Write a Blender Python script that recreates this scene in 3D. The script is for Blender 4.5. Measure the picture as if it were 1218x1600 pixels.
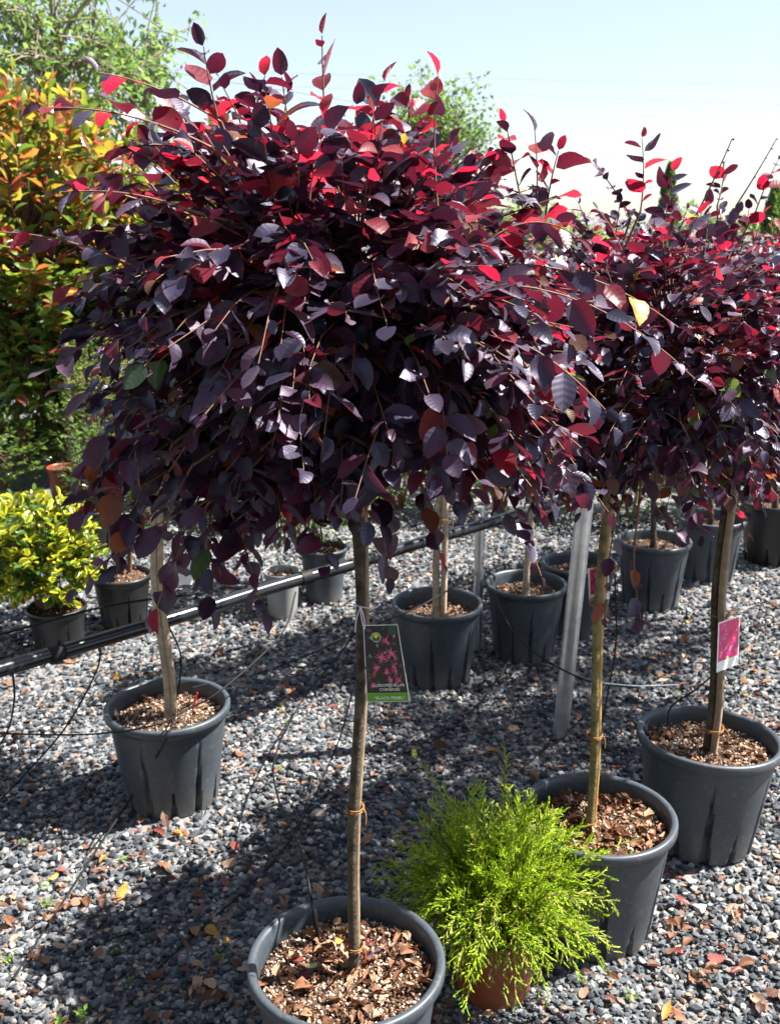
import bpy, math, random
import numpy as np
from mathutils import Vector, Matrix
for o in list(bpy.data.objects): bpy.data.objects.remove(o, do_unlink=True)
S = bpy.context.scene
COL = S.collection
R = math.radians

# ------------------------------------------------------------------ camera
CAMZ, FPX, HOR = 1.60, 1600.0, 345.0          # photo pixels (1218 x 1600)
PITCH = math.atan((800 - HOR) / FPX)
cam = bpy.data.cameras.new('camera'); camo = bpy.data.objects.new('camera', cam); COL.objects.link(camo)
cam.sensor_fit = 'HORIZONTAL'; cam.sensor_width = 23.5; cam.lens = FPX / 1218 * 23.5
cam.clip_start = 0.05; cam.clip_end = 2000
camo.location = (0, 0, CAMZ); camo.rotation_euler = (math.pi / 2 - PITCH, 0, 0)
cam.dof.use_dof = True; cam.dof.focus_distance = 1.55; cam.dof.aperture_fstop = 9.0
S.camera = camo
# ------------------------------------------------------------------ sky, sun, exposure
SUN_EL, SUN_AZ = 55.0, 9.0                    # azimuth: degrees from +X (right) towards +Y (away)
w = bpy.data.worlds.new('World'); S.world = w; w.use_nodes = True
nt = w.node_tree; nt.nodes.clear()
sky = nt.nodes.new('ShaderNodeTexSky'); sky.sky_type = 'NISHITA'; sky.sun_disc = False
sky.sun_elevation = R(SUN_EL); sky.sun_rotation = R(90 - SUN_AZ)
sky.air_density = 1.0; sky.dust_density = 0.7; sky.ozone_density = 1.0; sky.altitude = 50
bg = nt.nodes.new('ShaderNodeBackground'); bg.inputs[1].default_value = 0.05
ow = nt.nodes.new('ShaderNodeOutputWorld')
veil = nt.nodes.new('ShaderNodeMix'); veil.data_type = 'RGBA'; veil.inputs[0].default_value = 0.32; veil.inputs[7].default_value = (5.5, 5.7, 6.3, 1)
nt.links.new(sky.outputs[0], veil.inputs[6]); nt.links.new(veil.outputs[2], bg.inputs[0]); nt.links.new(bg.outputs[0], ow.inputs[0])
sl = bpy.data.lights.new('sun', 'SUN'); sl.energy = 5.0; sl.angle = R(0.5); sl.color = (1.0, 0.95, 0.86)
so = bpy.data.objects.new('sun', sl); COL.objects.link(so)
SD = Vector((math.cos(R(SUN_EL)) * math.cos(R(SUN_AZ)), math.cos(R(SUN_EL)) * math.sin(R(SUN_AZ)), math.sin(R(SUN_EL))))
so.rotation_euler = SD.to_track_quat('Z', 'Y').to_euler(); so.location = (3, 3, 6)
S.view_settings.view_transform = 'Standard'; S.view_settings.look = 'None'
S.view_settings.exposure = 2.0; S.view_settings.gamma = 1.0; S.view_settings.use_curve_mapping = False
S.render.engine = 'CYCLES'
S.cycles.max_bounces = 8; S.cycles.transparent_max_bounces = 8
S.cycles.use_denoising = True

rng = np.random.default_rng(7); random.seed(7)
U = lambda a, b: float(rng.uniform(a, b))

# ------------------------------------------------------------------ pixel helpers (photo pixels -> points)
cp, sp = math.cos(PITCH), math.sin(PITCH)
def ray(x, y):
    X = (x - 609) / FPX; Z = -(y - 800) / FPX
    return np.array([X, cp + Z * sp, -sp + Z * cp])
def on_z(x, y, z):
    d = ray(x, y); t = (z - CAMZ) / d[2]; return np.array([0, 0, CAMZ]) + d * t
def on_y(x, y, Y):
    d = ray(x, y); t = Y / d[1]; return np.array([0, 0, CAMZ]) + d * t
def proj(P):
    P = np.atleast_2d(P); z = P[:, 2] - CAMZ
    dep = P[:, 1] * cp - z * sp; up = P[:, 1] * sp + z * cp
    return 609 + FPX * P[:, 0] / dep, 800 - FPX * up / dep, dep

# ------------------------------------------------------------------ materials
def mat(name):
    m = bpy.data.materials.new(name); m.use_nodes = True; t = m.node_tree; t.nodes.clear()
    out = t.nodes.new('ShaderNodeOutputMaterial')
    return m, t, out
def node(t, typ, **kw):
    n = t.nodes.new(typ)
    for k, v in kw.items(): setattr(n, k, v)
    return n
def rnd_value(t):
    """one random number per piece: mesh attribute + the object's own random"""
    a = node(t, 'ShaderNodeAttribute', attribute_name='rnd'); oi = node(t, 'ShaderNodeObjectInfo')
    ad = node(t, 'ShaderNodeMath', operation='ADD'); fr = node(t, 'ShaderNodeMath', operation='FRACT')
    t.links.new(a.outputs['Fac'], ad.inputs[0]); t.links.new(oi.outputs['Random'], ad.inputs[1]); t.links.new(ad.outputs[0], fr.inputs[0])
    return fr.outputs[0]
def ramp(t, fac, stops, interp='LINEAR'):
    r = node(t, 'ShaderNodeValToRGB'); r.color_ramp.interpolation = interp
    e = r.color_ramp.elements
    while len(e) < len(stops): e.new(0.5)
    for i, (p, c) in enumerate(stops): e[i].position = p; e[i].color = (*c, 1)
    t.links.new(fac, r.inputs[0]); return r.outputs[0]
def noise(t, scale, detail=4, rough=.55, coord='Object', vec=None):
    n = node(t, 'ShaderNodeTexNoise'); n.inputs['Scale'].default_value = scale
    n.inputs['Detail'].default_value = detail; n.inputs['Roughness'].default_value = rough
    if vec is None:
        tc = node(t, 'ShaderNodeTexCoord'); vec = tc.outputs[coord]
    t.links.new(vec, n.inputs['Vector']); return n.outputs['Fac']
def mixc(t, fac, a, b, mode='MIX'):
    m = node(t, 'ShaderNodeMix', data_type='RGBA', blend_type=mode)
    for sock, v in ((m.inputs[0], fac), (m.inputs[6], a), (m.inputs[7], b)):
        if hasattr(v, 'is_output'): t.links.new(v, sock)
        elif isinstance(v, (int, float)): sock.default_value = v
        else: sock.default_value = (*v, 1)
    return m.outputs[2]
def bump(t, h, strength, dist=.01):
    b = node(t, 'ShaderNodeBump'); b.inputs['Strength'].default_value = strength; b.inputs['Distance'].default_value = dist
    t.links.new(h, b.inputs['Height']); return b.outputs[0]

def leaf_mat(name, stops, trans, tfac=.4, rough=.42, spec=.5, veins=6, vein_strength=.07, edge=None, sheen=0., tint=(1., 1., 1.)):
    m, t, out = mat(name)
    r = rnd_value(t); base = ramp(t, r, stops)
    uv = node(t, 'ShaderNodeUVMap', uv_map='UVMap'); sx = node(t, 'ShaderNodeSeparateXYZ'); t.links.new(uv.outputs[0], sx.inputs[0])
    ab = node(t, 'ShaderNodeMath', operation='ABSOLUTE'); t.links.new(sx.outputs[0], ab.inputs[0])
    # side veins: run forward from the midrib
    ml = node(t, 'ShaderNodeMath', operation='MULTIPLY_ADD'); ml.inputs[1].default_value = -.22; t.links.new(ab.outputs[0], ml.inputs[0]); t.links.new(sx.outputs[1], ml.inputs[2])
    sn = node(t, 'ShaderNodeMath', operation='MULTIPLY'); sn.inputs[1].default_value = veins * 6.283; t.links.new(ml.outputs[0], sn.inputs[0])
    si = node(t, 'ShaderNodeMath', operation='SINE'); t.links.new(sn.outputs[0], si.inputs[0])
    mid = node(t, 'ShaderNodeMapRange'); mid.inputs['From Min'].default_value = 0; mid.inputs['From Max'].default_value = .1
    mid.inputs['To Min'].default_value = -1.2; mid.inputs['To Max'].default_value = 0; t.links.new(ab.outputs[0], mid.inputs['Value'])
    ad = node(t, 'ShaderNodeMath', operation='ADD'); t.links.new(si.outputs[0], ad.inputs[0]); t.links.new(mid.outputs[0], ad.inputs[1])
    nz = noise(t, 60, 3)
    base = mixc(t, .6, base, mixc(t, 1.0, base, ramp(t, nz, [(.3, (.3, .3, .32)), (.7, (1.6, 1.5, 1.5))]), 'MULTIPLY'))
    if edge:
        er = node(t, 'ShaderNodeMapRange'); er.inputs['From Min'].default_value = .22; er.inputs['From Max'].default_value = .42
        t.links.new(ab.outputs[0], er.inputs['Value']); base = mixc(t, er.outputs[0], base, edge)
    b = node(t, 'ShaderNodeBsdfPrincipled'); t.links.new(base, b.inputs['Base Color'])
    rr = ramp(t, r, [(0, (rough - .08,) * 3), (1, (rough + .14,) * 3)])
    t.links.new(rr, b.inputs['Roughness']); b.inputs['Specular IOR Level'].default_value = spec
    b.inputs['Specular Tint'].default_value = (*tint, 1); b.inputs['Sheen Weight'].default_value = sheen; b.inputs['Sheen Roughness'].default_value = .35; b.inputs['Sheen Tint'].default_value = (.80, .74, 1, 1)
    t.links.new(bump(t, ad.outputs[0], vein_strength, .0016), b.inputs['Normal'])
    tr = node(t, 'ShaderNodeBsdfTranslucent')
    vn = node(t, 'ShaderNodeMapRange'); vn.inputs['From Min'].default_value = -1; vn.inputs['From Max'].default_value = 1
    vn.inputs['To Min'].default_value = .86; vn.inputs['To Max'].default_value = 1; t.links.new(ad.outputs[0], vn.inputs['Value'])
    if isinstance(trans, list): tcol = ramp(t, r, trans)
    else: tcol = mixc(t, 0.0, trans, trans)
    if edge: tcol = mixc(t, er.outputs[0], tcol, edge)
    tm = mixc(t, 1.0, tcol, vn.outputs[0], 'MULTIPLY'); t.links.new(tm, tr.inputs[0])
    mx = node(t, 'ShaderNodeMixShader'); mx.inputs[0].default_value = tfac
    t.links.new(b.outputs[0], mx.inputs[1]); t.links.new(tr.outputs[0], mx.inputs[2]); t.links.new(mx.outputs[0], out.inputs[0])
    return m

def plain(name, col, rough=.5, spec=.5, metal=0, nscale=0, namt=.25, bscale=0, bstr=.2, bdist=.002, jit=0, stops=None):
    m, t, out = mat(name)
    b = node(t, 'ShaderNodeBsdfPrincipled'); b.inputs['Roughness'].default_value = rough
    b.inputs['Specular IOR Level'].default_value = spec; b.inputs['Metallic'].default_value = metal
    c = None
    if stops: c = ramp(t, rnd_value(t), stops)
    if nscale:
        n = noise(t, nscale, 6, .6)
        g = ramp(t, n, [(.3, (1 - namt,) * 3), (.7, (1 + namt,) * 3)])
        c = mixc(t, 1.0, c if c is not None else col, g, 'MULTIPLY')
    if c is None: b.inputs['Base Color'].default_value = (*col, 1)
    else: t.links.new(c, b.inputs['Base Color'])
    if bscale: t.links.new(bump(t, noise(t, bscale, 5), bstr, bdist), b.inputs['Normal'])
    t.links.new(b.outputs[0], out.inputs[0]); return m

M = {}
M['purple'] = leaf_mat('leaf_purple', [(0, (.006, .007, .020)), (.35, (.012, .010, .029)), (.7, (.021, .012, .032)), (1, (.036, .012, .028))],
                       [(0, (.04, .010, .028)), (.5, (.13, .012, .035)), (1, (.34, .016, .04))], .22, .44, .8, sheen=.24, tint=(.82, .76, 1.))
M['red'] = leaf_mat('leaf_red', [(0, (.10, .012, .025)), (.6, (.17, .015, .03)), (1, (.26, .03, .035))],
                    [(0, (.45, .012, .04)), (.6, (.66, .022, .065)), (1, (.72, .045, .07))], .48, .42, .5, sheen=.2)
M['bronze'] = leaf_mat('leaf_bronze', [(0, (.05, .028, .025)), (1, (.11, .05, .03))],
                       [(0, (.28, .06, .025)), (1, (.50, .12, .035))], .40, .45, .5)
M['green'] = leaf_mat('leaf_green', [(0, (.020, .038, .022)), (1, (.06, .10, .035))],
                      [(0, (.12, .22, .05)), (1, (.30, .42, .07))], .35, .42, .5)
M['yellow'] = leaf_mat('leaf_yellow', [(0, (.35, .26, .04)), (1, (.5, .33, .05))], (.8, .5, .06), .4, .5, .4)
M['ph_green'] = leaf_mat('photinia_green', [(0, (.045, .095, .022)), (.6, (.09, .165, .028)), (1, (.17, .24, .04))],
                         [(0, (.16, .30, .04)), (1, (.38, .48, .05))], .34, .26, .55, vein_strength=.12)
M['ph_gold'] = leaf_mat('photinia_gold', [(0, (.14, .19, .03)), (.5, (.24, .20, .035)), (1, (.32, .13, .04))],
                        [(0, (.45, .52, .05)), (.5, (.68, .48, .06)), (1, (.78, .24, .06))], .40, .28, .5, vein_strength=.12)
M['ph_red'] = leaf_mat('photinia_red', [(0, (.20, .06, .03)), (1, (.26, .04, .03))], [(0, (.75, .18, .07)), (1, (.75, .08, .06))], .40, .28, .5, vein_strength=.12)
M['euon'] = leaf_mat('euonymus_leaf', [(0, (.05, .12, .02)), (1, (.10, .18, .02))], (.30, .42, .04), .35, .22, .6, vein_strength=.08, edge=(.72, .62, .03))
M['euon_green'] = leaf_mat('euonymus_green', [(0, (.03, .08, .02)), (1, (.06, .13, .025))], (.20, .36, .05), .35, .22, .6, vein_strength=.08)
M['bush'] = leaf_mat('bush_leaf', [(0, (.03, .075, .02)), (1, (.08, .15, .025))], [(0, (.16, .32, .04)), (1, (.35, .48, .05))], .38, .4, .4, vein_strength=.1)
M['far'] = leaf_mat('far_leaf', [(0, (.07, .135, .05)), (1, (.15, .21, .075))], [(0, (.20, .40, .08)), (1, (.40, .56, .12))], .42, .5, .3, vein_strength=.05)
M['far_dark'] = leaf_mat('far_leaf_dark', [(0, (.03, .07, .022)), (1, (.07, .12, .03))], [(0, (.15, .28, .05)), (1, (.28, .42, .07))], .38, .5, .3, vein_strength=.05)
M['juniper'] = leaf_mat('juniper_needle', [(0, (.14, .28, .010)), (.5, (.28, .46, .012)), (1, (.44, .56, .02))],
                        [(0, (.22, .42, .03)), (1, (.55, .65, .05))], .34, .5, .3, vein_strength=0)
M['juniper_tip'] = leaf_mat('juniper_tip', [(0, (.30, .40, .05)), (1, (.42, .48, .09))], (.6, .7, .1), .34, .5, .3, vein_strength=0)
M['dry'] = leaf_mat('dry_leaf', [(0, (.05, .028, .02)), (.25, (.13, .055, .03)), (.5, (.22, .10, .05)), (.75, (.24, .15, .10)), (1, (.42, .29, .20))],
                    [(0, (.25, .08, .03)), (1, (.5, .24, .1))], .25, .6, .3)
M['dry_red'] = leaf_mat('dry_red_leaf', [(0, (.12, .022, .02)), (1, (.25, .07, .055))], (.4, .06, .04), .3, .5, .4)
M['dry_gold'] = leaf_mat('dry_gold_leaf', [(0, (.42, .20, .04)), (1, (.52, .33, .07))], (.7, .36, .06), .3, .5, .4)
M['petal'] = leaf_mat('petal', [(0, (.6, .02, .22)), (1, (.7, .04, .30))], (.85, .04, .35), .4, .5, .3)
M['twig'] = plain('twig_bark', (.16, .085, .055), .7, .3, nscale=120, namt=.4)
M['twig_dark'] = plain('twig_dark', (.07, .035, .03), .7, .3, nscale=120, namt=.4)
M['trunk'] = plain('trunk_bark', (.060, .046, .033), .8, .25, nscale=45, namt=.75, bscale=150, bstr=1., bdist=.004)
M['trunk_grey'] = plain('trunk_bark_grey', (.36, .29, .21), .8, .25, nscale=45, namt=.4, bscale=150, bstr=1., bdist=.004)
M['trunk_olive'] = plain('trunk_bark_olive', (.15, .12, .055), .75, .25, nscale=45, namt=.6, bscale=150, bstr=1., bdist=.004)
M['far_bark'] = plain('far_bark', (.2, .16, .12), .9, .2, nscale=8, namt=.4)
M['bamboo'] = plain('bamboo', (.36, .21, .06), .45, .4, nscale=30, namt=.25)
M['wood'] = plain('stake_wood', (.24, .175, .115), .75, .3, nscale=60, namt=.25, bscale=120, bstr=.4)
M['pot_in'] = None
def pot_mat(name, col, rough=.42, dirt=(.20, .17, .14)):
    m, t, out = mat(name)
    b = node(t, 'ShaderNodeBsdfPrincipled')
    n = noise(t, 9, 8, .65); n2 = noise(t, 70, 5, .7)
    c = mixc(t, 1.0, col, ramp(t, n, [(.3, (.86,) * 3), (.7, (1.12,) * 3)]), 'MULTIPLY')
    d = ramp(t, n2, [(.56, (0, 0, 0)), (.74, (.55,) * 3)])
    c = mixc(t, d, c, dirt)
    # dust splashed up from the ground
    tc = node(t, 'ShaderNodeTexCoord'); sx = node(t, 'ShaderNodeSeparateXYZ'); t.links.new(tc.outputs['Object'], sx.inputs[0])
    mr = node(t, 'ShaderNodeMapRange'); mr.inputs['From Min'].default_value = .09; mr.inputs['From Max'].default_value = 0
    mr.inputs['To Max'].default_value = .55; t.links.new(sx.outputs[2], mr.inputs['Value'])
    mm = node(t, 'ShaderNodeMath', operation='MULTIPLY'); t.links.new(mr.outputs[0], mm.inputs[0]); t.links.new(n, mm.inputs[1])
    c = mixc(t, mm.outputs[0], c, dirt)
    t.links.new(c, b.inputs['Base Color'])
    t.links.new(ramp(t, n, [(.3, (rough - .06,) * 3), (.7, (rough + .12,) * 3)]), b.inputs['Roughness'])
    t.links.new(bump(t, noise(t, 160, 3), .08, .001), b.inputs['Normal'])
    t.links.new(b.outputs[0], out.inputs[0]); return m
M['pot'] = pot_mat('grey_plastic', (.041, .052, .066))
M['pot_black'] = pot_mat('black_plastic', (.010, .011, .013), .36, (.035, .033, .03))
M['pot_pale'] = pot_mat('pale_grey_plastic', (.24, .245, .25))
M['pot_orange'] = pot_mat('terracotta_plastic', (.22, .042, .015), .34, (.30, .15, .09))
M['soil'] = plain('soil', (.075, .045, .03), .95, .15, nscale=70, namt=.6, bscale=140, bstr=1, bdist=.006)
M['perlite'] = plain('perlite', None, .9, .2, stops=[(0, (.03, .018, .012)), (.3, (.09, .05, .032)), (.55, (.25, .16, .11)), (.75, (.43, .33, .25)), (1, (.60, .53, .46))], nscale=150, namt=.2)
M['chip'] = plain('bark_chip', None, .85, .2, stops=[(0, (.10, .045, .025)), (.5, (.24, .115, .065)), (1, (.42, .25, .16))], nscale=90, namt=.3, bscale=200, bstr=.5)
M['stone'] = plain('gravel_stone', None, .8, .3, stops=[(0, (.020, .024, .031)), (.3, (.048, .056, .067)), (.6, (.105, .115, .127)), (.84, (.23, .237, .245)), (.91, (.20, .15, .12)), (.95, (.14, .10, .08)), (1, (.52, .50, .47))],
                   nscale=130, namt=.3, bscale=260, bstr=.5, bdist=.001)
M['pipe'] = plain('black_pipe', (.012, .013, .016), .22, .55, nscale=14, namt=.3)
M['tube'] = plain('black_tube', (.008, .008, .009), .6, .2)
M['steel'] = plain('galvanised_steel', (.62, .64, .66), .34, .5, metal=.85, nscale=18, namt=.25, bscale=60, bstr=.08)
M['string'] = plain('string', (.62, .58, .68), .8, .2)
M['tie'] = plain('tie', (.26, .12, .03), .6, .3)
M['wood_pale'] = plain('pale_stake_wood', (.40, .31, .22), .75, .3, nscale=60, namt=.3, bscale=120, bstr=.5)
M['white'] = plain('white_card', (.78, .79, .80), .5, .4)
M['redplastic'] = plain('red_plastic', (.65, .02, .02), .4, .5)
M['wire'] = plain('wire', (.10, .11, .12), .6, .3)
M['weed'] = leaf_mat('weed_leaf', [(0, (.08, .18, .03)), (1, (.20, .30, .05))], (.4, .55, .08), .35, .5, .3)

# ------------------------------------------------------------------ mesh builder
class MB:
    def __init__(s): s.v = []; s.f = []; s.n = 0; s.mi = []; s.r = []; s.uv = []
    def add(s, v, f, mi=0, r=0.0, uv=None):
        """v (n,3); f (m,k) int array, k 3 or 4 (quads may repeat no vertex)"""
        v = np.asarray(v, float); f = np.asarray(f, int)
        s.v.append(v); s.f.append(f + s.n); s.n += len(v)
        s.mi.append(np.full(len(f), mi) if np.isscalar(mi) else np.asarray(mi))
        s.r.append(np.full(len(v), r) if np.isscalar(r) else np.asarray(r))
        s.uv.append(np.zeros((len(v), 2)) if uv is None else uv)
    def mesh(s, name, mats, smooth=True, attrs=True):
        me = bpy.data.meshes.new(name)
        V = np.concatenate(s.v); me.vertices.add(len(V)); me.vertices.foreach_set('co', V.astype(np.float32).ravel())
        loops = np.concatenate([a.ravel() for a in s.f]); tot = np.concatenate([np.full(len(a), a.shape[1]) for a in s.f])
        me.loops.add(len(loops)); me.loops.foreach_set('vertex_index', loops.astype(np.int32))
        me.polygons.add(len(tot)); st = np.concatenate([[0], np.cumsum(tot)[:-1]])
        me.polygons.foreach_set('loop_start', st.astype(np.int32))
        me.polygons.foreach_set('material_index', np.concatenate(s.mi).astype(np.int32))
        me.polygons.foreach_set('use_smooth', np.full(len(tot), smooth))
        if attrs:
            a = me.attributes.new('rnd', 'FLOAT', 'POINT'); a.data.foreach_set('value', np.concatenate(s.r).astype(np.float32))
            l = me.uv_layers.new(name='UVMap'); l.data.foreach_set('uv', np.concatenate(s.uv)[loops].astype(np.float32).ravel())
        for m in mats: me.materials.append(m)
        me.update(calc_edges=True); me.validate(); return me
    def build(s, name, mats, parent=None, smooth=True, loc=(0, 0, 0)):
        if not isinstance(mats, (list, tuple)): mats = [mats]
        return link(name, s.mesh(name, mats, smooth), parent, loc)
def link(name, me, parent=None, loc=(0, 0, 0)):
    o = bpy.data.objects.new(name, me); COL.objects.link(o); o.location = loc
    if parent: o.parent = parent
    return o
def thing(name, label, cat, loc=(0, 0, 0), group=None, rz=0):
    o = bpy.data.objects.new(name, None); COL.objects.link(o); o.location = loc; o.rotation_euler = (0, 0, rz); o.empty_display_size = .05
    return tag(o, label, cat, group)
def tag(o, label, cat, group=None):
    o['label'] = label; o['category'] = cat
    if group: o['group'] = group
    return o
def stuff(o): o['kind'] = 'stuff'; return o
def norm(v): v = np.asarray(v, float); return v / (np.linalg.norm(v, axis=-1, keepdims=True) + 1e-9)

def tube(mb, pts, rad, sides=6, mi=0, r=0.0, cap=True):
    P = np.asarray(pts, float); n = len(P); rad = np.full(n, rad) if np.isscalar(rad) else np.asarray(rad)
    T = norm(np.gradient(P, axis=0)); ref = np.array([0, 0, 1.]) if abs(T[0][2]) < .9 else np.array([1., 0, 0])
    A = norm(np.cross(T, ref)); 
    for i in range(1, n):
        a = A[i - 1] - T[i] * np.dot(A[i - 1], T[i]); A[i] = a / (np.linalg.norm(a) + 1e-9)
    B = np.cross(T, A); th = np.arange(sides) * 2 * math.pi / sides
    V = (P[:, None] + rad[:, None, None] * (np.cos(th)[None, :, None] * A[:, None] + np.sin(th)[None, :, None] * B[:, None])).reshape(-1, 3)
    i, j = np.meshgrid(np.arange(n - 1), np.arange(sides), indexing='ij'); k = (j + 1) % sides
    F = np.stack([i * sides + j, i * sides + k, (i + 1) * sides + k, (i + 1) * sides + j], -1).reshape(-1, 4)
    mb.add(V, F, mi, r)
    if cap:
        for base, c in ((0, P[0]), ((n - 1) * sides, P[-1])):
            o = mb.n; V2 = np.concatenate([V[base:base + sides], c[None]])
            mb.add(V2, [(q, (q + 1) % sides, sides) for q in range(sides)], mi, r)
def bez(p0, p1, p2, n=10):
    t = np.linspace(0, 1, n)[:, None]; return (1 - t) ** 2 * np.asarray(p0) + 2 * t * (1 - t) * np.asarray(p1) + t ** 2 * np.asarray(p2)
def smooth_path(pts, n=40):
    P = np.asarray(pts, float); P = np.concatenate([[2 * P[0] - P[1]], P, [2 * P[-1] - P[-2]]]); out = []
    m = len(P) - 3
    for q in np.linspace(0, m - 1e-6, n):
        i = int(q); t = q - i; a, b, c, d = P[i:i + 4]
        out.append(.5 * ((2 * b) + (c - a) * t + (2 * a - 5 * b + 4 * c - d) * t * t + (3 * b - a - 3 * c + d) * t ** 3))
    return np.array(out)
def lathe(mb, prof, seg=64, mi=0):
    prof = np.asarray(prof, float); n = len(prof); th = np.arange(seg) * 2 * math.pi / seg
    V = np.stack([prof[:, 0, None] * np.cos(th), prof[:, 0, None] * np.sin(th), np.repeat(prof[:, 1, None], seg, 1)], -1).reshape(-1, 3)
    i, j = np.meshgrid(np.arange(n - 1), np.arange(seg), indexing='ij'); k = (j + 1) % seg
    mb.add(V, np.stack([i * seg + j, i * seg + k, (i + 1) * seg + k, (i + 1) * seg + j], -1).reshape(-1, 4), mi)
def boxmesh(mb, c, s, mi=0, rot=None):
    v = np.array([(x, y, z) for x in (-.5, .5) for y in (-.5, .5) for z in (-.5, .5)]) * np.asarray(s)
    if rot is not None: v = v @ rot.T
    mb.add(v + np.asarray(c), [(0, 1, 3, 2), (4, 6, 7, 5), (0, 4, 5, 1), (2, 3, 7, 6), (0, 2, 6, 4), (1, 5, 7, 3)], mi)

# ------------------------------------------------------------------ leaves
def leaf_template(ratio=.52, fold=.25, bend=.25, wave=.0, nu=6, nv=4, shape='ovate', twist=0., petiole=.06, side=0.):
    us = np.linspace(0, 1, nu + 1); vs = np.linspace(-1, 1, nv + 1)
    V = []; UV = []
    for u in us:
        if shape == 'ovate': wd = max(.0, math.sin(math.pi * u ** .84)) ** .54 * (1 - .12 * u)
        elif shape == 'lance': wd = max(0, math.sin(math.pi * u ** .95)) ** .9
        elif shape == 'oval': wd = max(0, math.sin(math.pi * u)) ** .6
        else: wd = max(0, 1 - u) ** .5 * min(1, u * 6)
        wd = max(wd, .03) * ratio * .5
        for v in vs:
            x = v * wd; y = petiole + u * (1 - petiole)
            z = fold * abs(x) - bend * (u ** 2) * .6 + wave * math.sin(u * 9 + v * 2.) * abs(v) * .5
            y2 = y - bend * .25 * u ** 2
            a = twist * u; x, z = x * math.cos(a) - z * math.sin(a) + side * u * u, x * math.sin(a) + z * math.cos(a)
            V.append((x, y2, z)); UV.append((v * .6, u))
    F = []; c = nv + 1
    for i in range(nu):
        for j in range(nv): F.append((i * c + j, i * c + j + 1, (i + 1) * c + j + 1, (i + 1) * c + j))
    return np.array(V), np.array(F), np.array(UV)
def leaf_set(specs, **kw): return [leaf_template(*sp, **{**k2, **kw}) for sp, k2 in specs]
LSPEC = [((.58, .25, .15), {}), ((.64, .45, .35, .03), {}), ((.56, .20, .40, .04), dict(twist=.4)), ((.66, .10, .10, .05), dict(side=.08)), ((.60, .35, .50, .03), dict(twist=-.4)), ((.52, .65, .25, .02), dict(side=-.1)), ((.66, .20, -.12, .04), {}), ((.60, .30, .3, .06), dict(twist=.7))]
LORO = leaf_set(LSPEC, nu=6, nv=4); LORO_REST = leaf_set(LSPEC, nu=5, nv=2)
LORO_LOW = [leaf_template(.52, .3, .25, nu=4, nv=2), leaf_template(.58, .5, .4, nu=4, nv=2), leaf_template(.55, .2, .1, nu=4, nv=2, twist=.5)]
PHOT = [leaf_template(.38, .5, .2, nu=3, nv=2, shape='lance'), leaf_template(.42, .3, .4, nu=3, nv=2, shape='lance'), leaf_template(.36, .8, .1, nu=3, nv=2, shape='lance', twist=.3)]
EUON = [leaf_template(.6, .3, .2, nu=4, nv=4, shape='oval'), leaf_template(.55, .5, -.1, nu=4, nv=4, shape='oval')]
SMALL = [leaf_template(.55, .3, .2, nu=2, nv=2, shape='oval'), leaf_template(.5, .5, .1, nu=2, nv=2, shape='oval')]
DRY = [leaf_template(.50, .45, .45, .05, nu=6, nv=4), leaf_template(.46, .7, .25, .06, nu=6, nv=4, twist=.5), leaf_template(.56, .15, .15, .06, nu=6, nv=4), leaf_template(.40, .35, -.4, .05, nu=6, nv=4, shape='lance'),
       leaf_template(.54, .9, .35, .05, nu=6, nv=4, twist=-.4)]

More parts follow.
